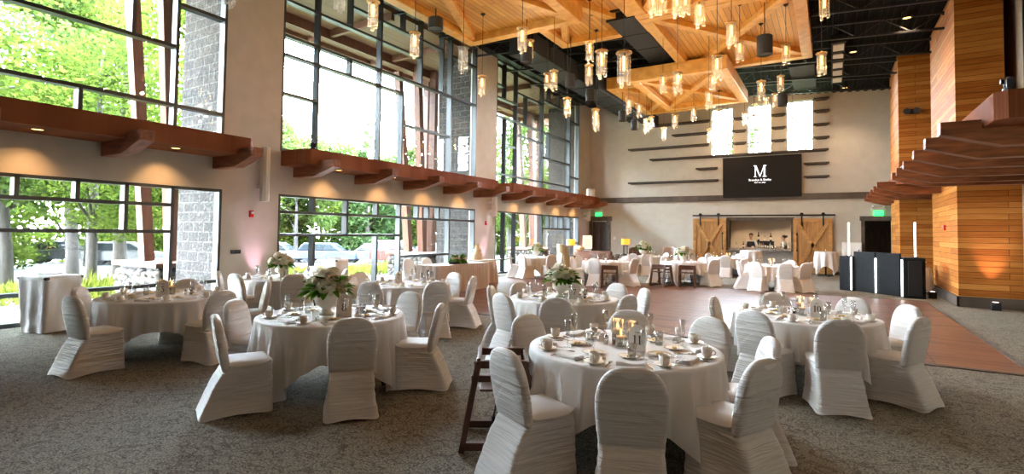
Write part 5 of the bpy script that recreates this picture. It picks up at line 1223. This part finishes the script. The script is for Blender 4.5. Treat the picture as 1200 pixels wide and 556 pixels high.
def leaf(m, p, d, L, wd, rr):
    p, d = Vector(p), Vector(d).normalized(); s = d.cross(Vector((0, 0, 1)))
    s = s.normalized() if s.length > .1 else Vector((1, 0, 0)); n = s.cross(d)
    s = (s*math.cos(k_)+n*math.sin(k_)) if (k_ := rr.uniform(-.6, .6)) is not None else s
    b = len(m.v); row = []
    for i, (t_, w_) in enumerate(((0, .1), (.3, .85), (.6, 1), (.85, .55), (1, .02))):
        q = p+d*L*t_-Vector((0, 0, L*.35*t_*t_)); m.v += [tuple(q-s*wd*w_), tuple(q-n*wd*.22*w_), tuple(q+s*wd*w_)]
    for i in range(4):
        for k in range(2): m.f.append((b+i*3+k, b+i*3+k+1, b+i*3+3+k+1, b+i*3+3+k))
def flowers(name, lab, loc, bl, bowl, spread, seed, sc=1.0, leaves=70, cat='flower arrangement', base=None, rz=0):
    rr = random.Random(seed); t = tag(empty(name, loc, rz), lab, cat); t.scale = (sc, sc, sc)
    if bowl == 'footed':
        MB().lathe([(0, 0), (.062, 0), (.066, .012), (.045, .03), (.038, .055), (.06, .075), (.098, .10), (.112, .165), (.118, .19), (.110, .19), (.1, .165), (.05, .10), (0, .09)], 28).build('footed_bowl', 'china', t, smooth=True)
        cz = .19
    else:
        MB().box(-.26, .26, -.07, .07, 0, .06).build('low_trough', 'greydk', t, bevel=.006); cz = .06
    for i, (x, y, z, r, k) in enumerate(bl):
        m = MB()
        if k == 'h': bloom(m, (x, y, cz+z), r, seed+i)
        else: rose(m, (x, y, cz+z), r, seed+i)
        m.build('hydrangea_bloom' if k == 'h' else 'rose', {'h': 'petal', 'b': 'petal2', 'r': 'petal3'}[k], t, smooth=True)
    m = MB()
    for i in range(leaves):
        a = rr.uniform(0, 2*PI); e = rr.uniform(-.35, .95); d = Vector((math.cos(a)*math.cos(e), math.sin(a)*math.cos(e), math.sin(e)))
        p = Vector((d.x*spread[0]*.45, d.y*spread[1]*.45, cz+.02+abs(d.z)*.10)); leaf(m, p, d, rr.uniform(.07, .12)*spread[0]/.2*.9+.03, rr.uniform(.022, .036), rr)
    m.build('foliage', 'green', t, smooth=True)
    return t
BQ = [(.02, -.10, .055, .078, 'h'), (-.10, -.03, .07, .070, 'h'), (.10, .0, .08, .070, 'r'), (.03, .06, .15, .066, 'h'), (-.07, .05, .14, .055, 'r'), (.13, -.06, .03, .050, 'b'), (.07, -.06, .14, .052, 'b'), (-.03, -.02, .185, .052, 'r'), (-.14, .06, .05, .05, 'r'), (.13, .07, .12, .05, 'b'), (-.02, .13, .07, .07, 'h'), (-.06, -.11, .12, .045, 'r')]
def fl(key, dx, dy, lab, rz, sc=1.0, bl=BQ, seed=3, lv=80):
    c, ph, _ = TB_[key]; zf = .012 if 9.0 < c[1] < 17.6 else 0
    flowers('flower_arrangement', lab+' on '+ph, (c[0]+dx, c[1]+dy, .7595+zf), bl, 'footed', (.24, .24), seed, sc, lv, rz=rz)
fl('eight', -.03, -.05, 'large white hydrangea bouquet in footed bowl', rad(35), 1.28)
fl('seven', -.06, .02, 'white and gold bouquet in footed bowl', rad(75), 1.22, seed=8)
fl('one', .02, -.04, 'peach and cream bouquet in footed bowl', rad(140), 1.2, [(x, y, z, r, 'b' if k != 'h' else k) for x, y, z, r, k in BQ], 12, 60)
fl('window', .0, .0, 'cream bouquet seen against the windows', rad(10), 1.35, BQ, 15, 60)
fl('wall', .0, -.1, 'white bouquet with loose greens', rad(200), 1.6, BQ, 18, 70)
fl('highs', .0, -.05, 'white rose bouquet behind the high chairs', rad(260), 1.35, BQ, 21, 50)

# ================================================================ HIGH CHAIRS
def high_chair(x, y, face, lab):
    t = tag(empty('high_chair', (x, y, 0), rad(face)-PI/2), lab, 'high chair', 'wooden high chairs')
    w = .24
    for s in (-1, 1):
        m = MB(); X = s*w
        a, b, cc, d = (X, -.30, .02), (X, -.19, .73), (X, .19, .73), (X, .30, .02)
        m.bar((X, -.305, 0), (X*.93, -.18,   .69), .045, .065, (1, 0, 0)); m.bar((X, .305, 0), (X*.93, .18,   .69), .045, .065, (1, 0, 0))
        m.build('side_leg_frame', 'hcwood', t, bevel=.004)
        MB().bar((X*.94, -.20, .67), (X*.94, .20, .67), .045, .06).build('arm_rail', 'hcwood', t, bevel=.004)
        MB().bar((X*.96, -.235, .56), (X*.96, .235, .56), .026, .05).build('side_rail', 'hcwood', t, bevel=.004)
        MB().bar((X, -.30, .045), (X, .30, .045),   .04, .06).build('foot_rail', 'hcwood', t, bevel=.004)
    MB().box(-w, w, -.17, .15, .46, .48).build('seat', 'hcwood', t, bevel=.004)
    MB().bar((-w, -.18, .67), (w, -.18, .67), .03, .09).build('back_rail', 'hcwood', t, bevel=.004)
    MB().bar((-w, -.20, .60), (w, -.20, .60), .025, .05).build('back_rail', 'hcwood', t, bevel=.004)
    MB().bar((-w, .20, .67), (w, .20, .67), .03, .045).build('front_rail', 'hcwood', t, bevel=.004)
    MB().bar((-w, .26, .24), (w, .26, .24), .05, .02).build('footrest', 'hcwood', t, bevel=.004)
    sb_ = MB().tube([(-.06, .1, .482), (-.1, -.02, .35), (-.09, -.05, .2), (-.1, -.06, .14)], .009, 6).build('safety_strap', 'black', t)
    MB().box(-.115, -.085, -.075, -.045, .12, .16).build('buckle', 'black', sb_)
high_chair(-2.32, 3.68, 33, 'dark wooden high chair beside table eleven')
high_chair(-4.76, 17.35, 75, 'dark wooden high chair seen at an angle, left one of the pair')
high_chair(-3.98, 17.55, 100, 'dark wooden high chair seen from behind, right one of the pair')
high_chair(-5.95, 15.75, 110, 'dark wooden high chair at the table in front of the brown sofa')

# ================================================================ COCKTAIL TABLES, TRAY STANDS
def drape_round(name, lab, x, y, R, h, zf=0, half=None, nf=11, seed=1, mat='linen'):
    t = tag(empty(name, (x, y, zf)), lab, 'cocktail table', None)
    MB().lathe([(0, h-.03), (R, h-.03), (R, h-.006), (0, h-.006)], 32).build('tabletop', 'greydk', t)
    MB().tube([(0, 0, .03), (0, 0, h-.03)], .035, 10).build('post', 'black', t)
    for k in range(4): a = k*PI/2+.4; MB().bar((0, 0, .04), (R*.8*math.cos(a), R*.8*math.sin(a), .02), .05, .03).build('foot', 'black', t)
    r = random.Random(seed); p0 = r.uniform(0, 6); half = half or R+.62
    def fn(u, v):
        a = 2*PI*u; L = min(half/max(abs(math.cos(a)), abs(math.sin(a)))-R, h-.012)
        if v < .3: return (R*1.01*v/.3*math.cos(a), R*1.01*v/.3*math.sin(a), h)
        q = (v-.3)/.7; d = L*q; rr = R*1.01+.01+(.02+.055*d)*math.sin(nf*a+p0+math.sin(2*a))*min(1, d*4)+.05*d
        return (rr*math.cos(a), rr*math.sin(a), h-d)
    o = MB().grid(fn, 150, 22, True).build('tablecloth', mat, None, (x, y, zf), smooth=True); tag(o, 'white cloth over the '+lab, 'tablecloth', 'white cocktail table cloths')
    return t
drape_round('cocktail_table', 'tall cocktail table before the right barn door', -.18, 26.4, .40, 1.06)
drape_round('cocktail_table', 'tall cocktail table in front of the bar counter', -2.97, 25.0, .42, 1.06, seed=4)
drape_round('cocktail_table', 'tall cocktail table beside the left barn door', -5.95, 25.6, .42, 1.08, seed=6)
for lab, x, y, z in (('small votive candle on the cocktail table before the right barn door', -.18, 26.4, 1.067), ('small votive candle on the cocktail table by the left barn door', -5.95, 25.6, 1.087)):
    t = tag(empty('votive_candle', (x, y, z)), lab, 'candle')
    MB().lathe([(0, 0), (.035, 0), (.042, .075), (.039, .075), (.032, .008), (0, .008)], 16).build('glass_cup', 'crystal', t); wx = MB().lathe([(0, .009), (.03, .009), (.032, .04), (0, .04)], 14).build('wax', 'wax', t)
    MB().lathe([(0, .042), (.008, .055), (.004, .075), (0, .085)], 8).build('flame', 'flame', wx)
def tray_stand(lab, x, y, rz, w, h, side):
    t = tag(empty('tray_stand', (x, y, 0), rz), lab, 'tray stand', None)
    for s in (-1, 1):
        MB().bar((-w*.4*s, -w*.33, .02), (w*.4*s, -w*.33, h-.06), .03, .03, (0, 1, 0)).build('leg', 'hcwood', t); MB().bar((-w*.4*s, w*.33, .02), (w*.4*s, w*.33, h-.06), .03, .03, (0, 1, 0)).build('leg', 'hcwood', t)
    MB().box(-w/2, w/2, -w/2, w/2, h-.06, h-.01).build('tray', 'greydk', t, bevel=.02)
    def fn(u, v):
        a = 2*PI*u; c, s = math.cos(a), math.sin(a); k = 1/(abs(c)**8+abs(s)**8)**(1/8); x_, y_ = c*k, s*k
        if v < .25: q = v/.25; return (x_*w*.515*q, y_*w*.515*q, h+.012*math.sin(9*u*q*6)*(1-q))
        q = (v-.25)/.75; d = (h-.012)*q; e = (.515-.13*q+.05*q*q)+.018*math.sin(8*a+2*q+1)*min(1, q*3)+.012*math.sin(23*q+5*x_)*q
        return (x_*w*e, y_*w*e, h-d)
    o = MB().grid(fn, 120, 26, True).build('tablecloth', 'linen', None, (x, y, 0), smooth=True); o.rotation_euler = (0, 0, rz)
    tag(o, 'white cloth gathered around the '+lab, 'tablecloth', 'cloths over tray stands')
    for i in range(2):
        o = bpy.data.objects.new('napkin', ME['napkin']); COL.objects.link(o); o.location = (x+.05*i-.05, y+.09*i-.06, h+.013); o.rotation_euler = (0, 0, .6+i)
        tag(o, 'folded napkin on top of the '+lab.replace('at the window ',''), 'napkin', 'napkins on the '+lab)
tray_stand('waist high tray stand at the window left of table five', -10.85, 3.42, rad(20), .60, .90, 1)
tray_stand('tall tray stand at the window behind table one', -10.2, 8.6, rad(10), .46, 1.0, 1)

# ================================================================ CAKE AND HEAD TABLE
def skirt_table(name, lab, x0, x1, y0, y1, h, seed, flare=.03):
    zf = .012; t = tag(empty(name, ((x0+x1)/2, (y0+y1)/2, zf)), lab, 'table'); hx, hy = (x1-x0)/2, (y1-y0)/2
    MB().box(-hx+.02, hx-.02, -hy+.02, hy-.02, h-.04, h-.006).build('tabletop', 'greydk', t)
    for sx in (-1, 1):
        for sy in (-1, 1): MB().tube([(sx*(hx-.1), sy*(hy-.15), 0), (sx*(hx-.1), sy*(hy-.15), h-.04)], .016, 8).build('leg', 'black', t)
    per = 2*(2*hx+2*hy)
    def edge(s):
        s *= 4*(hx+hy)
        if s < 2*hy: return (hx, -hy+s, 1, 0)
        s -= 2*hy
        if s < 2*hx: return (hx-s, hy, 0, 1)
        s -= 2*hx
        if s < 2*hy: return (-hx, hy-s, -1, 0)
        s -= 2*hy; return (-hx+s, -hy, 0, -1)
    def fn(u, v):
        x, y, nx, ny = edge(min(u, .99999)); f = .013*math.sin(u*4*(hx+hy)*62)+.008*math.sin(u*4*(hx+hy)*23+seed); d = f*min(1, v*5+.15)+flare*v
        return (x+nx*d, y+ny*d, h*(1-v)+.004)
    MB().grid(fn, 520, 5, True).build('pleated_skirt', 'skirt', t, smooth=True)
    o = MB().box(x0-.015, x1+.015, y0-.015, y1+.015, h+zf-.003, h+zf+.004).build('table_topper', 'skirt'); tag(o, 'flat blush cloth on top of the '+lab, 'tablecloth')
skirt_table('head_table', 'long blush skirted table before the first pier', -9.66, -8.9, 10.88, 13.3, .76, 1)
t = drape_round('cake_table', 'round cake table beside the long skirted table', -10.1, 14.5, .58, .76, .012, 1.6, 13, 9, 'skirt'); t['category'] = 'table'
t = tag(empty('wedding_cake', (-10.12, 14.42, .776)), 'three tiered ivory wedding cake with flowers', 'cake')
MB().lathe([(0, 0), (.2, 0), (.2, .015), (0, .015)], 28).build('cake_board', 'goldrim', t)
for r, z0, z1 in ((.17, .015, .2), (.125, .2, .36), (.085, .36, .50)):
    MB().lathe([(0, z0), (r, z0), (r, z1-.01), (r-.01, z1), (0, z1)], 28).build('cake_tier', 'cake', t, smooth=False)
for i, (a, r, z) in enumerate(((-1.2, .17, .12), (-.9, .17, .16), (-.2, .13, .30), (-2.0, .09, .42))):
    m = MB(); rose(m, (r*math.cos(a), r*math.sin(a), z), .04, i); m.build('sugar_rose', 'petal2', t, smooth=True)
flowers('flower_arrangement', 'low peach flower trough on the blush skirted table', (-9.15, 12.1, .777), [(-.18, 0, .07, .05, 'b'), (-.08, -.03, .09, .05, 'b'), (.0, .02, .10, .05, 'b'), (.1, -.02, .08, .05, 'b'), (.19, .01, .07, .05, 'b'), (-.02, -.06, .06, .04, 'r'), (.14, .05, .06, .04, 'b')], 'trough', (.26, .2), 31, 1.25, 80, rz=rad(90))
t = tag(empty('gift_box', (-9.42, 12.55, .777)), 'blush card box behind the low flower trough', 'box')
MB().box(-.12, .12, -.2, .2, 0, .16).build('carton', 'skirt', t, bevel=.006); MB().box(-.125, .125, -.205, .205, .13, .17).build('lid', 'napkin', t, bevel=.006)

# ================================================================ LOUNGE AT THE BACK
def lamp(lab, x, y, z):
    t = tag(empty('table_lamp', (x, y, z)), lab, 'lamp')
    f = MB()
    for sx in (-1, 1):
        for sy in (-1, 1): f.box(sx*.08-.012, sx*.08+.012, sy*.08-.012, sy*.08+.012, 0, .46)
    f.box(-.1, .1, -.1, .1, 0, .03); f.box(-.1, .1, -.1, .1, .43, .46); f.build('frame_base', 'greydk', t)
    MB().tube([(0, 0, .46), (0, 0, .56)], .012, 8).build('stem', 'brass', t)
    MB().lathe([(.21, .50), (.21, .78), (.205, .78), (.205, .50)], 26).build('lamp_shade', 'lampshade', t)
    point((x, y, z+.64), 14, (1, .55, .18), .06)
def side_table(lab, x, y, w, d, h):
    t = tag(empty('side_table', (x, y, 0)), lab, 'table'); MB().box(-w/2, w/2, -d/2, d/2, h-.04, h).build('tabletop', 'darkdoor', t, bevel=.006)
    for sx in (-1, 1):
        for sy in (-1, 1): MB().box(sx*(w/2-.04)-.02, sx*(w/2-.04)+.02, sy*(d/2-.04)-.02, sy*(d/2-.04)+.02, 0, h-.04).build('leg', 'darkdoor', t)
side_table('dark side table under the lamp by the tan wing chair', -10.75, 23.2, .5, .5, .62); lamp('orange glowing table lamp by the tan wing chair', -10.75, 23.2, .62)
side_table('long dark console table under the lamp on the back wall', -8.6, 25.2, 1.1, .45, .68); lamp('orange glowing table lamp on the console by the back wall', -8.7, 25.2, .68)
t = tag(empty('sofa', (-10.1, 24.7, 0)), 'brown leather sofa by the corner door', 'sofa')
MB().box(-1.0, 1.0, -.45, -.2, .12, .84).build('backrest', 'leather', t, bevel=.06)
for s in (-1, 1): MB().box(s*.97-.12, s*.97+.12, -.45, .42, .12, .64).build('armrest', 'leather', t, bevel=.05)
for x in (-.57, 0, .57): MB().box(x-.28, x+.28, -.2, .42, .22, .46).build('seat_cushion', 'leather', t, bevel=.05)
MB().box(-1.0, 1.0, -.4, .4, .06, .22).build('base', 'leather', t)
o = MB().ball((0, 0, .12), .2, 14, 9, (1.3, .6, .7)).build('cushion', 'tan2', None, (-10.75, 24.25, .83), smooth=True); tag(o, 'patterned orange cushion on the end of the brown sofa', 'cushion')
def armchair(name, lab, x, y, rz, mat, h, w=.36):
    t = tag(empty(name, (x, y, 0), rz), lab, 'armchair')
    MB().grid(lambda u, v: ((w-.05*v)*math.cos(PI*(1.08*u-.04)), -.30*math.sin(PI*(1.08*u-.04))-.08*v, .2+(h-.2)*v-.10*v*(2*u-1)**2), 18, 10).build('wing_back', mat, t, smooth=True).modifiers.new('thick', 'SOLIDIFY').thickness = .09
    MB().box(-w+.06, w-.06, -.2, .32, .24, .46).build('seat', mat, t, bevel=.05)
    for s in (-1, 1): MB().box(s*w-.06, s*w+.06, -.05, .34, .2, .62).build('armrest', mat, t, bevel=.04)
    for sx in (-1, 1):
        for sy in (-.2, .28): MB().tube([(sx*(w-.06), sy, 0), (sx*(w-.08), sy, .24)], .025, 8).build('leg', 'darkdoor', t)
armchair('wing_chair', 'tan wing back armchair near the far windows', -9.95, 20.9, rad(-35), 'tan', 1.22, .38)
armchair('lounge_chair', 'brown leather lounge chair behind the white bouquet', -8.0, 24.6, rad(200), 'leather', 1.06)
armchair('lounge_chair', 'blush upholstered chair beside the left barn door', -6.75, 25.9, rad(190), 'skirt', 1.1)
t = tag(empty('framed_notice', (-10.9, 25.6, .92), rad(-8)), 'framed paper notice standing behind the brown sofa', 'sign')
MB().box(-.28, .28, -.02, .02, 0, .66).build('frame', 'goldrim', t, bevel=.006); MB().box(-.25, .25, -.026, -.02, .04, .62).build('paper', 'tan', t)
for i in range(5): MB().box(-.18, .18-.05*(i % 2), -.029, -.026, .48-.08*i, .50-.08*i).build('print_line', 'ink', t)
MB().box(-.3, .3, -.12, .12, -.92, .0).build('stand', 'darkdoor', t)

# ================================================================ DJ BOOTH
t = tag(empty('dj_booth', (1.2, 19.3, 0)), 'black angled facade booth with white light tubes', 'booth')
def panel(nm, p, q, z0, z1, th):
    p, q = Vector((p[0]-1.2, p[1]-19.3, 0)), Vector((q[0]-1.2, q[1]-19.3, 0)); d = (q-p).normalized(); n = Vector((-d.y, d.x, 0))*th
    m = MB(); pts = [p, q, q+n, p+n]
    m.add([(a.x, a.y, z0) for a in pts]+[(a.x, a.y, z1) for a in pts], [(3, 2, 1, 0), (4, 5, 6, 7), (0, 1, 5, 4), (1, 2, 6, 5), (2, 3, 7, 6), (3, 0, 4, 7)])
    return m.build(nm, 'dj', t, bevel=.012)
panel('side_cabinet', (.24, 20.0), (.57, 19.72), 0, 1.09, .5)
panel('facade_panel', (.62, 19.80), (1.14, 19.18), .02, 1.25, .06)
panel('facade_panel', (1.16, 19.16), (1.70, 18.68), .02, 1.25, .06)
panel('side_cabinet', (1.76, 18.42), (2.26, 18.46), 0, 1.14, .7)
MB().box(1.86-1.2, 2.18-1.2, 18.395-19.3, 18.42-19.3, .08, 1.05).build('speaker_grille', 'black', t, bevel=.01)
for x, y in ((.55, 19.62), (1.15, 19.08), (1.72, 18.40)):
    MB().tube([(x-1.2, y-19.3, .05), (x-1.2, y-19.3, 1.08)], .022, 10).build('light_tube', 'tube', t)
for x, y, z0, z1, lab in ((.50, 19.90, 1.09, 2.16, 'white glowing light tube standing on the left end of the black booth'), (2.05, 18.62, 1.14, 2.14, 'white glowing light tube standing on the right cabinet of the black booth')):
    o = tag(empty('light_tube_stand', (x, y, z0)), lab, 'lamp'); MB().lathe([(0, 0), (.07, 0), (.07, .025), (0, .025)], 16).build('foot', 'black', o); MB().tube([(0, 0, .025), (0, 0, z1-z0)], .024, 12).build('light_tube', 'tube', o)
drape_round('cocktail_table', 'small draped table between the booth and cedar column', 2.36, 20.3, .24, .80, 0, .8, 9, 5)
t = tag(empty('storage_box', (2.36, 20.3, .807)), 'tan box on the draped table beside the cedar column', 'box'); MB().box(-.13, .13, -.1, .1, 0, .17).build('carton', 'tan', t, bevel=.005); MB().box(-.135, .135, -.105, .105, .14, .18).build('lid', 'card', t, bevel=.004)
t = tag(empty('wall_cabinet', (.80, BY-.12, .75)), 'pale utility cabinet on the back wall by the doorway', 'cabinet')
MB().box(-.36, .36, -.12, .115, 0, .72).build('body', 'whiteplastic', t, bevel=.01); MB().box(-.33, .33, -.135, -.12, .04, .68).build('door', 'card', t, bevel=.006); MB().box(.24, .27, -.155, -.135, .3, .42).build('handle', 'steel', t)

# ================================================================ CAMERAS AND SMALL SPEAKERS ON THE LEDGES
def ptz(lab, x, y, z, rz, mat='greydk'):
    t = tag(empty('security_camera', (x, y, z), rz), lab, 'camera'); MB().lathe([(0, 0), (.07, 0), (.07, .04), (.05, .06), (0, .06)], 18).build('base', mat, t)
    for s in (-1, 1): MB().box(s*.06-.012, s*.06+.012, -.04, .04, .05, .16).build('yoke', mat, t, bevel=.006)
    MB().ball((0, 0, .14), .062, 16, 10).build('head', mat, t, smooth=True); MB().tube([(0, .04, .14), (0, .085, .14)], .035, 14).build('lens', 'black', t)
ptz('grey pan tilt camera on the near end of the right ledge', 2.02, 9.2, 3.64, rad(90), 'mullion')
ptz('small black camera on the ledge below the sky filled window', -10.75, 8.3, 3.64, rad(-60), 'black')
t = tag(empty('stage_light', (1.95, 19.1, 3.70), rad(100)), 'black stage light on the near end of the far right ledge', 'stage light')
MB().tube([(0, -.16, .0), (0, .16, .04)], [.085, .10], 14).build('housing', 'black', t); MB().box(-.1, .1, -.02, .02, -.06, .0).build('yoke', 'black', t)
t = tag(empty('stage_light', (2.45, 22.5, 6.05)), 'black twin spotlight clamped on the far cedar column', 'stage light')
for x in (-.14, .14): MB().tube([(x, -.12, .05), (x-.06, -.42, -.03)], [.08, .10], 14).build('housing', 'black', t)
MB().box(-.2, .2, -.10, 0, -.06, .10).build('bracket', 'black', t)
t = tag(empty('loudspeaker', (-11.05, 26.3, 3.64), rad(40)), 'white box loudspeaker on the ledge in the far corner', 'speaker')
MB().box(-.2, .2, -.16, .16, 0, .46).build('cabinet', 'whiteplastic', t, bevel=.03); MB().lathe([(0, 0), (.12, 0), (.13, .01), (0, .02)], 18).build('horn', 'card', t, (0, -.162, .25)).rotation_euler = (PI/2, 0, 0)
